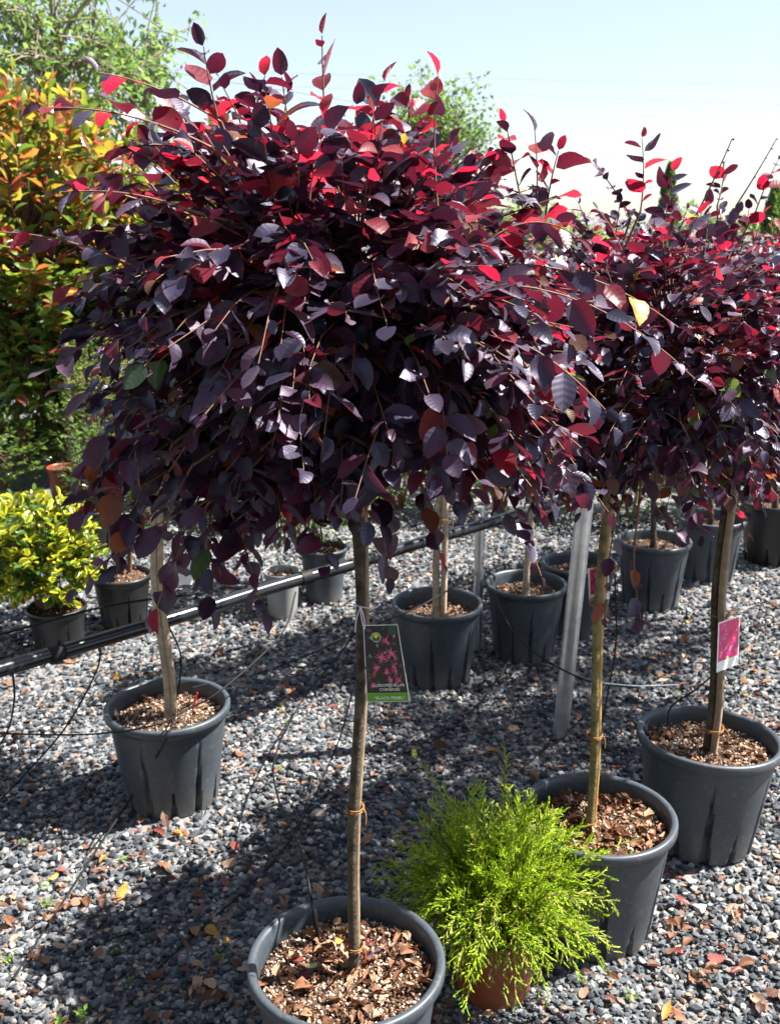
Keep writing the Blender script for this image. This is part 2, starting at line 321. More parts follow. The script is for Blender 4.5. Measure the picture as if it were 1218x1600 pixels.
DRY_REST = [leaf_template(.50, .45, .45, .05, nu=4, nv=2), leaf_template(.46, .7, .25, .06, nu=4, nv=2, twist=.5), leaf_template(.56, .15, .15, .06, nu=4, nv=2), leaf_template(.40, .35, -.4, .05, nu=4, nv=2, shape='lance')]
DRY += [(V + np.random.default_rng(i).normal(0, .022, V.shape), F, UV) for i, (V, F, UV) in enumerate(DRY)]
class Leaves:
    def __init__(s, temps, mats, rest=None): s.t = temps; s.rest = rest or temps; s.mats = mats; s.p = []; s.a = []; s.nn = []; s.L = []; s.m = []; s.k = []; s.r = []
    def put(s, p, axis, nrm, L, mi):
        s.p.append(p); s.a.append(axis); s.nn.append(nrm); s.L.append(L); s.m.append(mi); s.k.append(int(rng.integers(len(s.t)))); s.r.append(U(0, 1))
    def frames(s):
        P = np.array(s.p); A = norm(np.array(s.a)); N = np.array(s.nn); N = norm(N - A * np.sum(N * A, -1, keepdims=True))
        X = np.cross(A, N); return P, X, A, N, np.array(s.L), np.array(s.m), np.array(s.k), np.array(s.r)
    def build(s, parent, singles=0, name='crown', base=np.zeros(3), low=None, cell=13.):
        """singles: that many leaves, the ones showing largest from the front, become objects of their own"""
        P, X, A, N, L, mi, k, r = s.frames(); n = len(P); pick = np.zeros(n, bool)
        if singles:
            C = P + A * (L * .5)[:, None] + base; x, y, d = proj(C)
            ok = (x > -5) & (x < 1223) & (y > -5) & (y < 1605); best = {}
            for i in np.nonzero(ok)[0]:
                key = (int(x[i] / cell), int(y[i] / cell))
                if key not in best or d[i] < d[best[key]]: best[key] = i
            view = norm(C - np.array([0, 0, CAMZ])); facing = np.abs(np.sum(view * N, -1))
            cand = sorted(best.values(), key=lambda i: -(L[i] / d[i]) * (.35 + facing[i])); pick[cand[:singles]] = True
            cache = {}
            for i in np.nonzero(pick)[0]:
                key = (k[i], mi[i])
                if key not in cache:
                    mb = MB(); V, F, UV = s.t[k[i]]; mb.add(V, F, 0, 0., UV); cache[key] = mb.mesh('leaf', [s.mats[mi[i]]])
                o = link('leaf', cache[key], parent)
                o.matrix_local = Matrix([[X[i][q] * L[i], A[i][q] * L[i], N[i][q] * L[i], P[i][q]] for q in range(3)] + [[0, 0, 0, 1]])
        mb = MB()
        for t in range(len(s.t)):
            idx = np.nonzero((k == t) & ~pick)[0]
            if not len(idx): continue
            V, F, UV = s.rest[t]; q = len(V)
            W = P[idx][:, None] + L[idx][:, None, None] * (V[None, :, 0:1] * X[idx][:, None] + V[None, :, 1:2] * A[idx][:, None] + V[None, :, 2:3] * N[idx][:, None])
            FF = (F[None] + (np.arange(len(idx)) * q)[:, None, None]).reshape(-1, F.shape[1])
            mb.add(W.reshape(-1, 3), FF, np.repeat(mi[idx], len(F)), np.repeat(r[idx], q), np.tile(UV, (len(idx), 1)))
        return stuff(mb.build(name, s.mats, parent))

def leafy_twig(lv, mb, path, nl, size, pick, start=.2, droop=.25, spread=.8, stem=.0016, tilt=.4, upbias=1.0):
    """a stem with alternate leaves; pick(pos, t) -> material index"""
    path = np.asarray(path, float); n = len(path)
    if mb is not None: pq = path[::2] if n % 2 else path; tube(mb, pq, np.linspace(stem * 1.3, stem * .55, len(pq)), 3, cap=False)
    T = norm(np.gradient(path, axis=0)); ph = U(0, 6.28)
    for j in range(nl):
        t = start + (1 - start) * (j + U(-.25, .25)) / max(1, nl - 1); t = min(max(t, 0), 1)
        q = t * (n - 1); i = int(min(q, n - 2)); p = path[i] + (path[i + 1] - path[i]) * (q - i); tg = T[min(i + 1, n - 1)]
        up = np.array([0, 0, 1.]) - tg * tg[2]
        if np.linalg.norm(up) < .35: up = up + norm(np.cross(tg, [math.cos(ph), math.sin(ph), 0])) * .9
        up = norm(up); sd = norm(np.cross(tg, up)) * (1 if j % 2 else -1)
        ang = U(-.7, .7); sd = sd * math.cos(ang) + up * math.sin(ang)
        ax = tg * U(.3, .8) + sd * spread * U(.7, 1.1); ax[2] -= droop * U(0, 1.6)
        if j == nl - 1: ax = tg + rng.normal(0, .25, 3)
        nr = np.array([0, 0, upbias]) + rng.normal(0, tilt, 3) + up * .3
        s = size * (U(.70, 1.12) if rng.uniform() < .72 else U(.38, .7)) * (1 - .35 * max(0, t - .75) / .25)
        lv.put(p, ax, nr, s, pick(p, t))

# ------------------------------------------------------------------ the setting: gravel yard
def gravel_ground():
    m, t, out = mat('gravel_ground')
    tc = node(t, 'ShaderNodeTexCoord'); vo = node(t, 'ShaderNodeTexVoronoi'); vo.inputs['Scale'].default_value = 55
    t.links.new(tc.outputs['Object'], vo.inputs['Vector'])
    b = node(t, 'ShaderNodeBsdfPrincipled'); b.inputs['Roughness'].default_value = .9; b.inputs['Specular IOR Level'].default_value = .2
    sx = node(t, 'ShaderNodeSeparateColor'); t.links.new(vo.outputs['Color'], sx.inputs[0])
    c = ramp(t, sx.outputs[0], [(0, (.05, .055, .065)), (.5, (.12, .13, .14)), (.9, (.22, .22, .22)), (1, (.25, .14, .09))])
    c = mixc(t, .6, c, mixc(t, 1., c, ramp(t, noise(t, 1.3, 5), [(.3, (.6,) * 3), (.7, (1.2,) * 3)]), 'MULTIPLY'))
    t.links.new(c, b.inputs['Base Color']); t.links.new(bump(t, vo.outputs['Distance'], .8, -.01), b.inputs['Normal']); t.links.new(b.outputs[0], out.inputs[0])
    mb = MB(); mb.add([(-400, -20, 0), (400, -20, 0), (400, 900, 0), (-400, 900, 0)], [(0, 1, 2, 3)])
    g = mb.build('gravel_ground', m); g['kind'] = 'structure'; return g
ground = gravel_ground()
ico = np.array([(-1, 1.618, 0), (1, 1.618, 0), (-1, -1.618, 0), (1, -1.618, 0), (0, -1, 1.618), (0, 1, 1.618), (0, -1, -1.618), (0, 1, -1.618), (1.618, 0, -1), (1.618, 0, 1), (-1.618, 0, -1), (-1.618, 0, 1)]) / 1.902
icf = np.array([(0, 11, 5), (0, 5, 1), (0, 1, 7), (0, 7, 10), (0, 10, 11), (1, 5, 9), (5, 11, 4), (11, 10, 2), (10, 7, 6), (7, 1, 8), (3, 9, 4), (3, 4, 2), (3, 2, 6), (3, 6, 8), (3, 8, 9), (4, 9, 5), (2, 4, 11), (6, 2, 10), (8, 6, 7), (9, 8, 1)])
octa = np.array([(1, 0, 0), (-1, 0, 0), (0, 1, 0), (0, -1, 0), (0, 0, 1), (0, 0, -1)], float); octf = np.array([(0, 2, 4), (2, 1, 4), (1, 3, 4), (3, 0, 4), (2, 0, 5), (1, 2, 5), (3, 1, 5), (0, 3, 5)])
def rocks(mb, P, size, flat=.7, jit=.22, rvals=None, small=False):
    sv, sf = (octa, octf) if small else (ico, icf); nv_ = len(sv)
    n = len(P); V = np.repeat(sv[None], n, 0) * (1 + rng.normal(0, jit, (n, nv_, 1)))
    V = V * np.stack([np.ones(n), rng.uniform(.6, .95, n), rng.uniform(flat * .7, flat * 1.15, n)], -1)[:, None]
    a = rng.uniform(0, 6.28, n); c, s_ = np.cos(a), np.sin(a); tl = rng.normal(0, .45, n); ct, st = np.cos(tl), np.sin(tl)
    x, y, z = V[..., 0], V[..., 1], V[..., 2]; y, z = y * ct[:, None] - z * st[:, None], y * st[:, None] + z * ct[:, None]
    x, y = x * c[:, None] - y * s_[:, None], x * s_[:, None] + y * c[:, None]
    V = np.stack([x, y, z], -1) * np.asarray(size)[:, None, None] + np.asarray(P)[:, None]
    F = (sf[None] + (np.arange(n) * nv_)[:, None, None]).reshape(-1, 3)
    rv = rng.uniform(0, 1, n) if rvals is None else rvals
    mb.add(V.reshape(-1, 3), F, 0, np.repeat(rv, nv_))
def gravel():
    P = []; Sz = []
    def band(y0, y1, sp, lo, hi, zk):
        ny = int((y1 - y0) / sp)
        for iy in range(ny):
            y = y0 + (iy + .5) * sp; hw = .32 + .41 * y; nx = int(2 * hw / sp)
            x = -hw + (np.arange(nx) + .5) * sp + rng.normal(0, sp * .42, nx); yy = y + rng.normal(0, sp * .42, nx)
            s = lo + (hi - lo) * rng.uniform(0, 1, nx) ** 2.2
            P.append(np.stack([x, yy, s * rng.uniform(.1, zk, nx)], -1)); Sz.append(s)
    band(.85, 2.1, .0125, .0052, .0125, .9); band(2.1, 3.3, .0155, .0065, .0135, .9); band(3.3, 5.6, .024, .009, .017, .8)
    P = np.concatenate(P); Sz = np.concatenate(Sz)
    # a gentle unevenness of the bed
    P[:, 2] += .004 * np.sin(P[:, 0] * 9 + 1) * np.sin(P[:, 1] * 7)
    # odd big stones
    nb = 260; yb = 1.0 + 3.2 * rng.uniform(0, 1, nb) ** 1.6; xb = rng.uniform(-1, 1, nb) * (.3 + .42 * yb); sb = rng.uniform(.012, .021, nb)
    d = proj(P)[2]; x_, y_, _ = proj(P); vis = (x_ > 0) & (x_ < 1218) & (y_ < 1600)
    score = np.where(vis, Sz / d, 0); top = np.argsort(-score)[:40]; keep = np.ones(len(P), bool); keep[top] = False
    far = P[:, 1] > 3.1; mb = MB(); rocks(mb, P[keep & ~far], Sz[keep & ~far]); rocks(mb, P[keep & far], Sz[keep & far] * 1.15, small=True); stuff(mb.build('gravel', M['stone'], ground, smooth=False))
    protos = []
    for q in range(12):
        mb = MB(); rocks(mb, np.zeros((1, 3)), [1.], .75, .2, np.zeros(1)); protos.append(mb.mesh('stone', [M['stone']], smooth=False))
    for (p, s) in list(zip(P[top], Sz[top])) + [((xb[i], yb[i], sb[i] * .45), sb[i]) for i in range(nb)]:
        o = link('stone', protos[int(rng.integers(12))], ground, tuple(p)); o.scale = (s,) * 3; o.rotation_euler = (0, 0, U(0, 6.28))
gravel()

# ------------------------------------------------------------------ pots
def soil_disc(parent, r, z, bits, chips, seed_z=.004, big=False):
    mb = MB(); n = 26; seg = 40
    prof = np.linspace(0, 1, 10); th = np.arange(seg) * 2 * math.pi / seg; V = [(0, 0, .006)]; F = []
    for i, q in enumerate(prof[1:]):
        for a in th: V.append((r * q * math.cos(a), r * q * math.sin(a), .006 * (1 - q) + U(-.0035, .0035)))
    for j in range(seg): F.append((0, 1 + j, 1 + (j + 1) % seg))
    mb.add(V, np.array(F)); F = []
    for i in range(8):
        for j in range(seg): k = (j + 1) % seg; F.append((1 + i * seg + j, 1 + (i + 1) * seg + j, 1 + (i + 1) * seg + k, 1 + i * seg + k))
    mb.f.append(np.array(F)); mb.mi.append(np.zeros(len(F)));
    s = mb.build('soil', M['soil'], parent, loc=(0, 0, z))
    q = np.sqrt(rng.uniform(0, .97, bits)); a = rng.uniform(0, 6.28, bits)
    P = np.stack([q * r * np.cos(a), q * r * np.sin(a), .005 * (1 - q) + rng.uniform(0, .005, bits)], -1)
    mb = MB(); rocks(mb, P, .0018 + .0042 * rng.uniform(0, 1, bits) ** 1.8, .9, .12, small=True); stuff(mb.build('perlite', M['perlite'], s))
    protos = []
    for v in range(9):
        mb = MB(); V, F_, UV = leaf_template(U(.25, .55), U(.3, 1.3), U(-.5, .6), .06, nu=4, nv=4, shape='oval', twist=U(-.9, .9), petiole=0); V = V * [1, U(.6, 1.), 1] + rng.normal(0, .045, V.shape)
        mb.add(V, F_, 0, 0., UV); mb.add(V[:, :] - [0, 0, .05], F_[:, ::-1], 0, 0., UV); protos.append(mb.mesh('bark_chip', [M['chip'] if v % 3 else M['dry']]))
    for c in range(chips):
        q = math.sqrt(U(0, .9)); a = U(0, 6.28)
        o = link('bark_chip', protos[c % 9], s, (q * r * math.cos(a), q * r * math.sin(a), .008 + U(0, .006)))
        o.scale = (U(.009, .034) * (1.25 if big else 1),) * 3; o.rotation_euler = (U(-.6, .6), U(-.6, .6), U(0, 6.28))
    return s
def pot_body_mesh(D, H, mt, grooves=6, taper=.74, flute=True):
    Rt = D / 2 * .945; Rb = D / 2 * taper; seg = 180; rows = 16
    zs = np.linspace(0.0, H * .93, rows + 1); th = np.arange(seg) * 2 * math.pi / seg
    mb = MB(); V = np.zeros((rows + 1, seg, 3))
    for i, z in enumerate(zs):
        f = z / H; r = Rb + (Rt - Rb) * f; rr = np.full(seg, r)
        if flute:
            ph = (th * grooves / (2 * math.pi)) % 1 - .5                       # long wedges
            wdt = .085 * max(0, .86 - f) / .86 + .004; inside = np.clip((wdt - np.abs(ph)) / .022, 0, 1)
            dep = .020 * D / .36 * min(1, max(0, (.86 - f)) / .55 + .12) * (f < .87)
            rr -= inside * dep * (.35 + .65 * (ph + wdt) / (2 * wdt))          # one steep side each
            ph2 = ((th + math.pi / grooves) * grooves / (2 * math.pi)) % 1 - .5
            w2 = .075 * max(0, .30 - f) / .30; ins2 = np.clip((w2 - np.abs(ph2)) / .022, 0, 1); rr -= ins2 * .014 * D / .36 * (f < .3)
        V[i] = np.stack([rr * np.cos(th), rr * np.sin(th), np.full(seg, z)], -1)
    i, j = np.meshgrid(np.arange(rows), np.arange(seg), indexing='ij'); k = (j + 1) % seg
    F = np.stack([i * seg + j, i * seg + k, (i + 1) * seg + k, (i + 1) * seg + j], -1).reshape(-1, 4)
    mb.add(V.reshape(-1, 3), F)
    mb.add(np.concatenate([V[0], [[0, 0, .003]]]), [((q + 1) % seg, q, seg) for q in range(seg)])
    me = mb.mesh('body', [mt]); me.set_sharp_from_angle(angle=R(22)); return me
def pot_rim_mesh(D, H, mt, lip=.024):
    Ro = D / 2; k = D / .36; wall = .0055 * k; mb = MB()
    prof = [(Ro * .945 - .0005, H * .93 - .012), (Ro * .945 + .002, H * .93 - .010), (Ro * .955, H - lip * k), (Ro - .002, H - lip * k + .001), (Ro, H - lip * k + .004), (Ro, H - .005), (Ro - .002, H - .0015), (Ro - .006 * k, H),
            (Ro - .013 * k, H - .0012), (Ro - .0165 * k, H - .006), (Ro * .945 - wall * 1.6, H - lip * k), (Ro * .945 - wall * 2, H * .80), (Ro * .9 - wall * 2, H * .62)]
    lathe(mb, prof, 96); return mb.mesh('rim', [mt])
POTC = {}
def make_pot(name, label, X, Y, D, H, mt='pot', bits=500, chips=10, soil_drop=.05, cat='plant pot', group=None, rz=None, flute=True, taper=.74, tilt=(0, 0), big=False):
    t = thing(name, label, cat, (X, Y, 0.004), group, rz if rz is not None else U(0, 6)); t.rotation_euler[0] = tilt[0]; t.rotation_euler[1] = tilt[1]
    key = (round(D, 3), round(H, 3), mt, flute)
    if key not in POTC: POTC[key] = (pot_body_mesh(D, H, M[mt], taper=taper, flute=flute), pot_rim_mesh(D, H, M[mt]))
    link('body', POTC[key][0], t); link('rim', POTC[key][1], t)
    soil_disc(t, D / 2 * .935 - .011 * D / .36 , H - soil_drop, bits, chips, big=big)
    return t
def rim_xy(x, y, z): p = on_z(x, y, z); return p[0], p[1]
# ---- the purple trees' pots
RZ = .305
p1 = rim_xy(541, 1495, RZ); p2 = rim_xy(934, 1268, RZ); p3 = rim_xy(1104, 1150, RZ); p4 = rim_xy(261, 1093, RZ)
p5 = rim_xy(683, 935, RZ); p6 = rim_xy(822, 905, RZ); p7 = rim_xy(905, 873, RZ); p8 = rim_xy(1022, 838, RZ); p9 = rim_xy(1112, 805, .30); p10 = rim_xy(1212, 783, .30)
GP = 'grey pots of the purple trees'
make_pot('plant_pot', 'grey pot of pale soil holding the tree with the flower picture label', *p1, .362, .30, bits=3300, chips=190, soil_drop=.042, group=GP, big=True)
make_pot('plant_pot', 'grey pot filled with reddish bark chips, behind the bright green juniper', *p2, .355, .30, bits=1900, chips=260, soil_drop=.045, group=GP, big=True)
make_pot('plant_pot', 'wide leaning grey pot with dark soil under the tree with a pink label', *p3, .372, .30, bits=2300, chips=110, soil_drop=.045, group=GP, tilt=(0, R(3)))
make_pot('plant_pot', 'grey pot with a red plastic marker in its soil, under the black pipe', *p4, .350, .29, bits=2000, chips=45, soil_drop=.05, group=GP)
make_pot('plant_pot', 'grey pot with two pale stems, behind the flower picture label', *p5, .325, .29, bits=900, chips=20, soil_drop=.06, group=GP)
make_pot('plant_pot', 'shaded grey pot beside the foot of the steel post, its neighbour holds two stems', *p6, .305, .29, bits=700, chips=20, soil_drop=.05, group=GP)
make_pot('plant_pot', 'dark grey pot half hidden behind the leaning steel post', *p7, .30, .29, bits=400, chips=15, soil_drop=.05, group=GP)
make_pot('plant_pot', 'grey pot of pale bark behind the yellow bamboo stake and hanging orange leaves', *p8, .315, .29, bits=500, chips=30, soil_drop=.045, group=GP)
make_pot('plant_pot', 'far grey pot behind the trunk with the pink label', *p9, .31, .29, bits=300, chips=15, soil_drop=.05, group=GP)
make_pot('plant_pot', 'black pot at the far end of the pot row', *p10, .33, .30, 'pot_black', bits=200, chips=10, soil_drop=.05, group=GP)

# ------------------------------------------------------------------ purple standard trees
TM = [M['purple'], M['red'], M['bronze'], M['green'], M['yellow']]
def tree_pick(c, zr, redness=1.):
    def f(p, t):
        h = (p[2] - c[2]) / zr; out = np.linalg.norm((p - c)[:2])
        pr = (.03 + .17 * max(0, h) + .10 * max(0, t - .8) / .2 * (1 if h > -.3 else .4)) * redness
        x = rng.uniform()
        if x < pr: return 1
        br = .010 if h > .4 else (.04 if h > -.6 or c[0] < .3 else .13); gr = .022 if h < .1 else .0
        if x < pr + br: return 2
        if x < pr + br + gr: return 3
        if x > .9975 and h > -.5: return 4
        return 0
    return f
def trunk_path(b, top, bow=.010, n=26):
    b = np.asarray(b, float); top = np.asarray(top, float); t = np.linspace(0, 1, n)[:, None]
    a1, a2 = U(0, 6.28), U(0, 6.28)
    P = b + (top - b) * t; w_ = np.sin(t[:, 0] * math.pi) * bow
    P[:, 0] += w_ * np.sin(t[:, 0] * 5 + a1); P[:, 1] += w_ * np.sin(t[:, 0] * 6 + a2); return P
def purple_tree(name, label, base, head, c, rad, ntw, size, heroes=(), singles=0, trunk_mat='trunk', tr=.0076, temps=None, hero_mb=True, skew=0., nl=(9, 14), group='purple-leaved standard trees', zmin=-.8, bare=(), redness=1., tw_len=(.15, .27)):
    base = np.array([*base, RZ - .06]); temps = temps or LORO
    t = thing(name, label, 'tree', tuple(base), group); B = base
    head = np.asarray(head, float); c = np.asarray(c, float); rad = np.asarray(rad, float)
    mb = MB(); tp = trunk_path(base - [0, 0, .03], head) - B
    rr = np.linspace(tr * 1.15, tr, len(tp)); rr[-4:] *= np.array([1.05, 1.2, 1.35, 1.15]); rr *= 1 + .10 * np.interp(np.arange(len(rr)), np.arange(0, len(rr) + 3, 3), rng.normal(0, 1, len(np.arange(0, len(rr) + 3, 3)))) * .8; rr[:4] *= np.array([1.7, 1.4, 1.15, 1.05])
    tube(mb, tp, rr, 12); mb.build('trunk', M[trunk_mat], t)
    lv = Leaves(temps, TM, LORO_REST if temps is LORO else None); tw = MB(); pick = tree_pick(c, rad[2], redness)
    limbs = []; nlm = 13
    for i in range(nlm):
        a = i * 2.4 + U(-.3, .3); el = U(.0, 1.2); d = np.array([math.cos(a) * math.cos(el), math.sin(a) * math.cos(el), math.sin(el)])
        e = c + d * rad * U(.5, .7) + [0, 0, skew * (d[0] * rad[0]) * .6]
        L = bez(head - [0, 0, U(0, .03)], head + (e - head) * .45 + [0, 0, .06], e, 12); limbs.append(L)
        mb = MB(); tube(mb, L - B, np.linspace(tr * .62, tr * .2, 12), 7); mb.build('limb', M['twig'], t)
    LP = np.concatenate([l[3:] for l in limbs])
    golden = math.pi * (3 - math.sqrt(5))
    for i in range(ntw):
        z = 1 - 2 * (i + .5) / ntw
        z = max(z, -.999); th = golden * i + U(-.2, .2); s = math.sqrt(1 - z * z); d = np.array([s * math.cos(th), s * math.sin(th), z])
        if d[2] < zmin: d[2] = U(zmin, .2); d = d / np.linalg.norm(d)
        lump = 1 + .13 * math.sin(d[0] * 5 + d[2] * 3 + c[0] * 7) * math.cos(d[1] * 4 + c[1] * 5) + rng.normal(0, .06)
        q = 1.0 if rng.uniform() < .62 else U(.45, .9)
        tip = c + d * rad * q * lump; tip[2] += skew * (tip[0] - c[0])
        ln = U(*tw_len)
        near = LP[np.argmin(np.sum((LP - (c + (tip - c) * .45)) ** 2, 1) + rng.uniform(0, .01, len(LP)))]
        out = norm(tip - near); st = tip - out * min(ln * 1.25, np.linalg.norm(tip - near))
        bend_ = .05 if d[2] > .3 else (.07 if d[2] > -.3 else .04)
        mid = (st + tip) / 2 + [0, 0, bend_ * U(.3, 1.)] + rng.normal(0, .012, 3)
        path = bez(st, mid, tip + [0, 0, U(.0, .05) if d[2] > .5 else U(-.05, .01)], 9)
        tube(tw, bez(near, (near + st) / 2 + rng.normal(0, .01, 3), st, 4) - B, .0022, 3, cap=False)
        leafy_twig(lv, tw, path - B, int(rng.integers(*nl)), size, lambda p, tt: pick(p + B, tt), droop=.12 + .25 * max(0, .4 - d[2]), tilt=.5)
    for h in heroes:
        (x0, y0), (x1, y1), dy0, dy1, n_, arch = h[:6]; sz = h[6] if len(h) > 6 else size
        a = on_y(x0, y0, c[1] + dy0); b = on_y(x1, y1, c[1] + dy1)
        path = bez(a, (a + b) / 2 + np.array([U(-.01, .01), 0, arch]), b, 10)
        near = LP[np.argmin(np.sum((LP - a) ** 2, 1))]
        tube(tw, bez(near, (near + a) / 2, a, 4) - B, .0024, 4, cap=False)
        leafy_twig(lv, tw, path - B, n_, sz, lambda p, tt: (1 if rng.uniform() < .24 and b[2] > c[2] else pick(p + B, tt)), start=.12, droop=.12 if b[2] > a[2] else .3, tilt=.5)
    for (x0, y0), (x1, y1), dy in bare:
        a = on_y(x0, y0, c[1] + dy); b = on_y(x1, y1, c[1] + dy); L = bez(a, (a + b) / 2 + [.004, 0, 0], b, 8); tube(tw, L - B, np.linspace(.0022, .0011, 8), 5)
        for q in (3, 5, 6, 7): rocks(tw, (L[q] - B)[None] + [[.002, 0, 0]], [.0035])
        near = LP[np.argmin(np.sum((LP - a) ** 2, 1))]; tube(tw, bez(near, (near + a) / 2, a, 4) - B, .0024, 4, cap=False)
    stuff(tw.build('twigs', M['twig'], t))
    lv.build(t, singles, 'crown', B)
    return t, tp + B
# main tree
Y1 = p1[1]
head1 = on_y(560, 800, Y1)
c1 = on_y(535, 500, Y1 + .0)
heroes1 = [((512, 250), (503, 55), -.05, -.05, 9, .0), ((684, 330), (684, 118), -.12, -.12, 7, .0, .060), ((350, 220), (318, 72), 0, 0, 9, .01), ((345, 190), (150, 112), -.05, -.1, 8, .02), ((330, 230), (70, 168), -.1, -.15, 10, .03),
           ((250, 440), (-10, 362), -.2, -.22, 9, .03), ((300, 330), (95, 300), -.2, -.22, 8, .02), ((470, 300), (440, 120), 0, 0, 9, .0), ((560, 280), (600, 130), .05, .05, 7, .02),
           ((820, 340), (790, 190), .1, .1, 9, .0), ((850, 350), (872, 235), .12, .12, 9, .0), ((835, 360), (835, 205), .1, .1, 8, .0), ((740, 280), (770, 250), .1, .1, 6, .0),
           ((700, 450), (1085, 592), -.18, -.2, 13, .09), ((740, 420), (1060, 512), -.1, -.12, 13, .07), ((760, 380), (905, 372), -.1, -.1, 10, .05), ((720, 520), (945, 640), -.22, -.25, 11, .06), ((700, 600), (930, 720), -.18, -.2, 11, .05),
           ((780, 640), (950, 800), -.1, -.1, 11, .03), ((760, 700), (845, 900), -.1, -.12, 10, .03), ((650, 740), (690, 880), -.15, -.17, 9, .02), ((590, 740), (610, 905), -.12, -.14, 8, .01, .062),
           ((330, 780), (240, 965), -.15, -.18, 10, .02), ((360, 800), (410, 955), -.12, -.15, 9, .02), ((310, 790), (120, 920), -.18, -.2, 10, .03), ((320, 800), (330, 950), -.05, -.08, 9, .01), ((280, 640), (90, 610), -.15, -.18, 7, .02),
           ((280, 560), (130, 520), -.15, -.18, 8, .02), ((250, 700), (150, 800), -.15, -.18, 9, .02), ((300, 240), (190, 235), -.05, -.1, 7, .02), ((640, 300), (640, 170), 0, 0, 9, 0), ((420, 230), (400, 150), .0, 0, 9, 0)]
for i in range(80):
    x0, y0 = U(210, 540), U(610, 775 if i % 2 else 720); heroes1.append(((x0, y0), (x0 + (x0 - 420) * U(.1, .45) + U(-25, 25), y0 + U(50, 130)), U(-.25, .1), U(-.28, .1), int(U(8, 12)), U(.01, .04)))
tree1, tp1 = purple_tree('purple_tree', 'large round purple-leaved tree with a flower picture label tied to its trunk', (p1[0] + .014, p1[1]), head1, c1, (.38, .37, .275), 540, .057, heroes1, 300, skew=-.16, nl=(9, 14), zmin=-.72)
# second and right tree
Y2 = p2[1]; head2 = on_y(955, 690, Y2)
heroes2 = [((1000, 330), (1002, 215), 0, 0, 9, 0), ((985, 340), (925, 255), 0, 0, 8, .01), ((1040, 350), (1050, 268), .1, .1, 7, 0), ((990, 860), (1005, 985), -.15, -.17, 7, .0, .05), ((960, 820), (945, 970), -.1, -.12, 5, 0, .05), ((1020, 780), (1060, 840), -.05, -.05, 5, .0), ((900, 400), (870, 330), 0, 0, 8, 0)]
for i in range(34):
    x0, y0 = U(880, 1080), U(600, 730); heroes2.append(((x0, y0), (x0 + (x0 - 980) * U(.1, .4) + U(-20, 20), y0 + U(60, 135)), U(-.25, .15), U(-.28, .15), int(U(8, 12)), U(.01, .04)))
tree2, tp2 = purple_tree('purple_tree', 'purple tree staked with yellow bamboo in the pot of bark chips', (p2[0] - .022, p2[1] - .01), head2, on_y(1010, 570, Y2 + .05), (.36, .34, .29), 380, .050, heroes2, 300, 'trunk_olive', .0078, bare=[((1085, 340), (1143, 217), 0)], redness=.85)
Y3 = p3[1]; head3 = on_y(1138, 740, Y3)
heroes3 = [((1150, 780), (1165, 850), -.1, -.12, 5, .0, .05), ((1180, 700), (1218, 730), -.1, -.1, 8, .02), ((1120, 320), (1130, 265), 0, 0, 8, 0), ((1180, 330), (1215, 250), 0, 0, 8, 0)]
for i in range(34):
    x0, y0 = U(1060, 1260), U(600, 720); heroes3.append(((x0, y0), (x0 + (x0 - 1160) * U(.1, .4) + U(-20, 20), y0 + U(60, 135)), U(-.25, .15), U(-.28, .15), int(U(8, 12)), U(.01, .04)))
tree3, tp3 = purple_tree('purple_tree', 'purple tree with a pink picture label clipped to its pale stake', p3, head3, on_y(1200, 555, Y3 + .1), (.40, .36, .30), 380, .050, heroes3, 250, 'trunk', .0090, bare=[((1150, 320), (1212, 217), 0)], redness=.85)
# left tree (behind the main crown)
Y4 = p4[1]; head4 = on_y(238, 760, Y4)
tree4, tp4 = purple_tree('purple_tree', 'purple tree with a pale double stem behind the black pipe', p4, head4, on_y(345, 610, Y4 + .1), (.38, .32, .33), 230, .054, (), 60, 'trunk_grey', .0105, temps=LORO_LOW, nl=(8, 12))
for (pp, xh, lab, tm, sc) in ((p5, 690, 'purple tree on two pale stems behind the flower picture label', 'trunk_grey', .8), (p6, 850, 'purple tree behind the steel post in a shaded grey pot', 'trunk_grey', .85),
                             (p7, 930, 'purple tree growing just behind the steel post, its pot half hidden', 'trunk', .85), (p8, 1022, 'purple tree in the pot of pale bark behind the bamboo stake', 'trunk', .85),
                             (p9, 1125, 'purple tree in the far grey pot behind the pink label', 'trunk', .9), (p10, 1225, 'purple tree in the black pot at the end of the row', 'trunk', .9)):
    hd = np.array([pp[0] + U(-.03, .03), pp[1] + .02, 1.02])
    purple_tree('purple_tree', lab, pp, hd, hd + [0.02, .02, .26], np.array([.36, .34, .32]) * sc, 120, .054, (), 40, tm, .0115, temps=LORO_LOW, nl=(8, 12), zmin=-.5)

for (x, y, z, lab) in ((2.32, 3.1, 2.6, 'tall purple tree standing beyond the pink label tree, past the picture edge'), (2.30, 4.0, 2.2, 'tall purple tree past the end pot, outside the picture'), (2.65, 3.5, 3.2, 'tallest of all, a tall purple tree well past the end pot')):
    hd = np.array([x, y, z - .35]); purple_tree('purple_tree', lab, (x, y), hd, hd + [0, 0, .35], np.array([.52, .50, .42]), 190, .062, (), 0, 'trunk', .014, temps=LORO_LOW, nl=(7, 10), zmin=-.6)
    make_pot('plant_pot', lab.replace('tall purple tree', 'grey pot of the tall tree'), x, y, .36, .30, bits=200, chips=8, group=GP)
